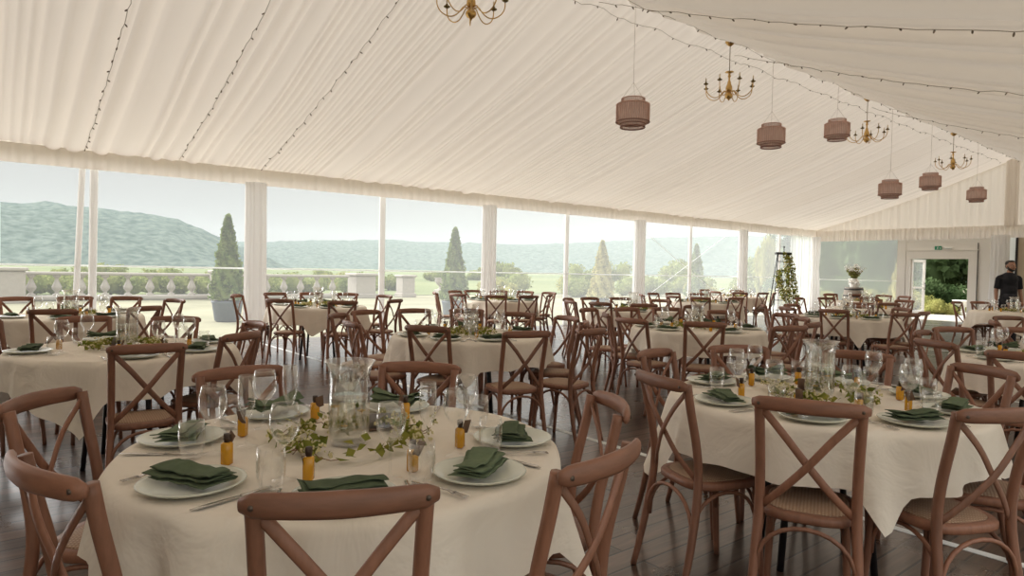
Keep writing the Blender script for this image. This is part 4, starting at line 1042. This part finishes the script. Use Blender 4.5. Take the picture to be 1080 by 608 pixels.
potted(-17.8, 5.07, CON, 1.02, 'dark green potted conifer left of the first curtained post')
potted(-16.3, 11.05, CON, 1.0, 'green potted conifer outside, left of the second curtained post')
potted(-16.3, 17.35, CON2, 1.0, 'yellowish potted conifer left of the third curtained post')
potted(-16.3, 22.9, CON, 1.0, 'faint potted conifer left of the fourth curtained post')
potted(-10.2, 27.3, CON2, 1.0, 'yellowish conifer showing at the right of the end window')

def bush_data(seed, n, size, mat, flatten=.75):
    r = random.Random(seed); mb = MB(); lobes = [(Vector((r.gauss(0, .45), r.gauss(0, .45), .5 + r.gauss(0, .2))), r.uniform(.35, .65)) for _ in range(9)]
    for k in range(n):
        c, rad = r.choice(lobes); d = Vector((r.gauss(0, 1), r.gauss(0, 1), r.gauss(0, 1))).normalized()
        p = c + d * rad * r.uniform(.7, 1.02); p.z = max(.03, p.z * flatten + .1)
        mb.leaf(p, size * r.uniform(.6, 1.3), r, 0, 1.4)
    for c, rad in lobes: mb.ball((c.x, c.y, max(.2, c.z * flatten + .05)), rad * .72, 8, 6)
    return mb.data('foliage', mat)
BUSH = [bush_data(s, 1500, .11, M['shrub']) for s in (1, 2)]; BUSHY = [bush_data(s, 1500, .10, M['shrub_y']) for s in (3, 4)]; CROWN = [bush_data(s, 3400, .10, M['tree'], .95) for s in (5, 6, 7)]
mb = MB(); mb.tube([(0, 0, 0), (.02, 0, .3), (-.02, .01, .8)], [.06, .05, .03], 8); STEM = mb.data('stem', M['bark'])
def bush(x, y, sc, me, label, sz=None):
    t = empty('shrub', (x, y, -.14), random.uniform(0, 6)); t.scale = (sc, sc, sz or sc); tag(t, label, 'shrub', 'garden shrubs'); inst('foliage', me, t); inst('stem', STEM, t)
def tree(x, y, h, label, me):
    t = empty('tree', (x, y, -.14), random.uniform(0, 6)); s = h / 2.2; tag(t, label, 'tree', 'trees beyond the tent')
    c = inst('crown', me, t, (0, 0, h * .12)); c.scale = (s, s, s * 1.25)
    m_ = MB(); m_.tube([(0, 0, 0), (.05 * h, 0, h * .3), (0, .03 * h, h * .7)], [.05 * h, .035 * h, .015 * h], 8); m_.obj('trunk', M['bark'], t)
    return t
bl_ = 'soft green shrub behind the balustrade'
for i in range(9): bush(-37.5 - 1.2 * (i % 2), -6 + i * 3.3, 1.05, BUSHY[i % 2] if i % 3 == 1 else BUSH[i % 2], bl_)
for i in range(9): bush(-33.0 - 1.2 * (i % 2), -7 + i * 2.9, .95 + .12 * ((i * 7) % 3), BUSH[i % 2], bl_)
for i in range(9): bush(-27.5 - 3.0 * (i % 2), 21.5 + i * 2.9, 1.0 + .15 * ((i * 5) % 3), BUSHY[i % 2] if i % 3 == 0 else BUSH[i % 2], 'pale garden shrub far across the lawn, past the balustrade')
for i in range(15): bush(-64 - 7 * (i % 2), -22 + i * 10.5, 1.0 + .3 * ((i * 5) % 4) / 3, BUSH[i % 2], 'hazy clump of trees on the far edge of the fields')
for i, (x, y, h_) in enumerate(((-46, 36, 3.2), (-43, 46, 3.6), (-41, 55, 4.2), (-36, 63, 5.0), (-33, 72, 6.6))): tree(x, y, h_, 'soft green tree in the hazy row past the far window bays', BUSH[i % 2])
for i, (x, y) in enumerate(((-20.5, 43.5), (-14.5, 41), (-8.5, 42), (-27, 53), (-19, 52), (-11.5, 53))): tree(x, y, 6.2 + .9 * (i % 3), 'dark green tree in the row beyond the end window and door', CROWN[i % 3])
yt = tree(-22.4, 38.6, 6.0, 'yellow-green tree showing through the open slot in the window wall', BUSHY[0]); yt.scale = (.24, .24, .95)
for i in range(4): bush(-19.0 + i * 3.4, 35.3 + .3 * (i % 2), 1.25, CROWN[i % 3], 'dark hedge shrub below the trees beyond the end wall')
for i, (x, y, sc) in enumerate(((-11.3, 31.6, .85), (-9.9, 30.0, .62), (-13.4, 32.2, .95), (-9.0, 32.2, .7), (-17.0, 31.0, .9), (-15.2, 31.6, .8))): bush(x, y, sc, BUSHY[i % 2], 'yellow-green shrub outside the end wall and open door')
bw = empty('planter_bowl', (-9.05, 30.2, -.075)); tag(bw, 'white garden bowl on a short foot outside the open door', 'planter bowl')
mb = MB(); mb.lathe([(0, 0), (.16, 0), (.17, .05), (.07, .12), (.07, .28), (.10, .31)], 18); mb.obj('foot', M['white'], bw)
mb = MB(); mb.lathe([(.0, .31), (.14, .32), (.28, .42), (.36, .56), (.37, .58), (.33, .57), (.22, .45), (0, .42)], 24); mb.obj('bowl', M['white'], bw)

# distant wooded hills: ridge line given by azimuth, real depth and height
def ray(x, y):
    th_ = math.radians(50.9); u = (x - 540) / 700.; hz = 285.06 + (x - 540) * .0204; w = (hz - y) / 700.
    r_ = Vector((math.cos(th_), math.sin(th_), 0)); f_ = Vector((-math.sin(th_), math.cos(th_), 0)); d = f_ + r_ * u
    return math.atan2(d.y, d.x), w / d.length
def hill(name, skyline, R, depth, seed, bump):
    pts = sorted([ray(*p) for p in skyline]); mb = MB(); n = 420; a0, a1 = pts[0][0], pts[-1][0]
    def hh(a):
        for (p, q) in zip(pts, pts[1:]):
            if p[0] <= a <= q[0]: t = (a - p[0]) / (q[0] - p[0]); t = t * t * (3 - 2 * t) * .4 + t * .6; return p[1] + (q[1] - p[1]) * t
        return pts[-1][1]
    rows = [(-depth * (1 - k / 28), math.sin(PI / 2 * k / 28) ** 1.15) for k in range(28)] + [(0, 1.0), (depth * .3, .9), (depth * .8, .4), (depth * 1.2, 0)]
    v = []
    for (dr, fz) in rows:
        for i in range(n + 1):
            a = a0 + (a1 - a0) * i / n; rr = R + dr
            z = 1.33 + hh(a) * R
            nz = bump * (noise.noise((a * R / (bump * 2.2), rr / (bump * 2.2), seed)) + .6 * noise.noise((a * R / bump, rr / bump, seed + 5)))
            v.append((rr * math.cos(a), rr * math.sin(a), -2 + (z + 2) * fz + (nz if fz > .05 else 0)))
    f = [(j * (n + 1) + i, j * (n + 1) + i + 1, (j + 1) * (n + 1) + i + 1, (j + 1) * (n + 1) + i) for j in range(len(rows) - 1) for i in range(n)]
    mb.add(v, f); return struct(mb.obj(name, M['forest']))
hill('hill_near', [(-700, 225), (-350, 215), (-150, 213), (0, 216), (50, 217.5), (90, 221), (140, 226), (180, 232), (205, 240), (228, 250), (260, 264), (310, 285)], 340, 130, 1.0, 1.3)
hill('hill_far', [(-150, 262), (150, 258), (230, 257), (275, 256), (340, 255), (410, 254), (455, 257), (500, 257.5), (540, 259), (600, 258), (660, 255), (700, 252), (760, 251), (860, 250), (1000, 255), (1200, 262)], 640, 200, 2.0, 2.2)

# morning haze lying over the fields between the lawn and the hills
def haze_mat():
    m, nt, out = new_mat('haze')
    s = N(nt, 'ShaderNodeVolumeScatter', Density=0.0014, Anisotropy=0.0); s.inputs['Color'].default_value = c4((0.25, 0.29, 0.30)); L(nt, s, 'Volume', out, 'Volume'); return m
b = MB(); b.box((-440, 150, 22), (780, 1300, 46)); hz = b.obj('haze', haze_mat(), smooth=False); hz['kind'] = 'stuff'; tag(hz, 'pale haze lying over the fields and hills', 'haze', kind='stuff')

# ------------------------------------------------------------------ light: bright hazy sky, plus an added glow, out of view, to brighten the tent
W = bpy.data.worlds.new('sky'); S.world = W; W.use_nodes = True; nt = W.node_tree; nt.nodes.clear()
out = N(nt, 'ShaderNodeOutputWorld'); bg = N(nt, 'ShaderNodeBackground'); L(nt, bg, 'Background', out, 'Surface')
tc = N(nt, 'ShaderNodeTexCoord'); sx = N(nt, 'ShaderNodeSeparateXYZ'); L(nt, tc, 'Generated', sx, 'Vector')
mr = N(nt, 'ShaderNodeMapRange', **{'From Min': 0.12, 'From Max': 0.75, 'To Min': 0.37, 'To Max': 2.05}); L(nt, sx, 'Z', mr, 'Value')
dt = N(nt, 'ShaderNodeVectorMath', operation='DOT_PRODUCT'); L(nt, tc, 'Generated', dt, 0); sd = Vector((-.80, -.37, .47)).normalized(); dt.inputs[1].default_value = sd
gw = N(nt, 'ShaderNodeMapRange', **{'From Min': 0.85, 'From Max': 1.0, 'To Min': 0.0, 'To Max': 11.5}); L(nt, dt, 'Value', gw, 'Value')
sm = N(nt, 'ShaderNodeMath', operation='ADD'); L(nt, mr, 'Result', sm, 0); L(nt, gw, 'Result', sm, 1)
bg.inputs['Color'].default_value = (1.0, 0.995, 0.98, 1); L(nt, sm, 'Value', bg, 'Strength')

# ------------------------------------------------------------------ camera and colour
cam = bpy.data.cameras.new('camera'); co = bpy.data.objects.new('camera', cam); COL.objects.link(co)
cam.sensor_fit = 'HORIZONTAL'; cam.sensor_width = 36.0; cam.lens = 36.0 * 700.0 / 1080.0; cam.clip_start = .05; cam.clip_end = 3000
co.matrix_world = Matrix.Translation((0, 0, 1.33)) @ Matrix.Rotation(math.radians(50.9), 4, 'Z') @ Matrix.Rotation(math.radians(90 - 1.55), 4, 'X') @ Matrix.Rotation(math.radians(1.17), 4, 'Z')
S.camera = co
S.view_settings.view_transform = 'Standard'; S.view_settings.look = 'None'; S.view_settings.gamma = 1.0; S.view_settings.use_curve_mapping = False
S.view_settings.exposure = 0.45
cy = S.cycles
cy.max_bounces = 10; cy.diffuse_bounces = 5; cy.glossy_bounces = 3; cy.transmission_bounces = 6; cy.transparent_max_bounces = 24; cy.volume_bounces = 1
cy.use_denoising = True; cy.sample_clamp_indirect = 6.0; cy.caustics_reflective = False; cy.caustics_refractive = False
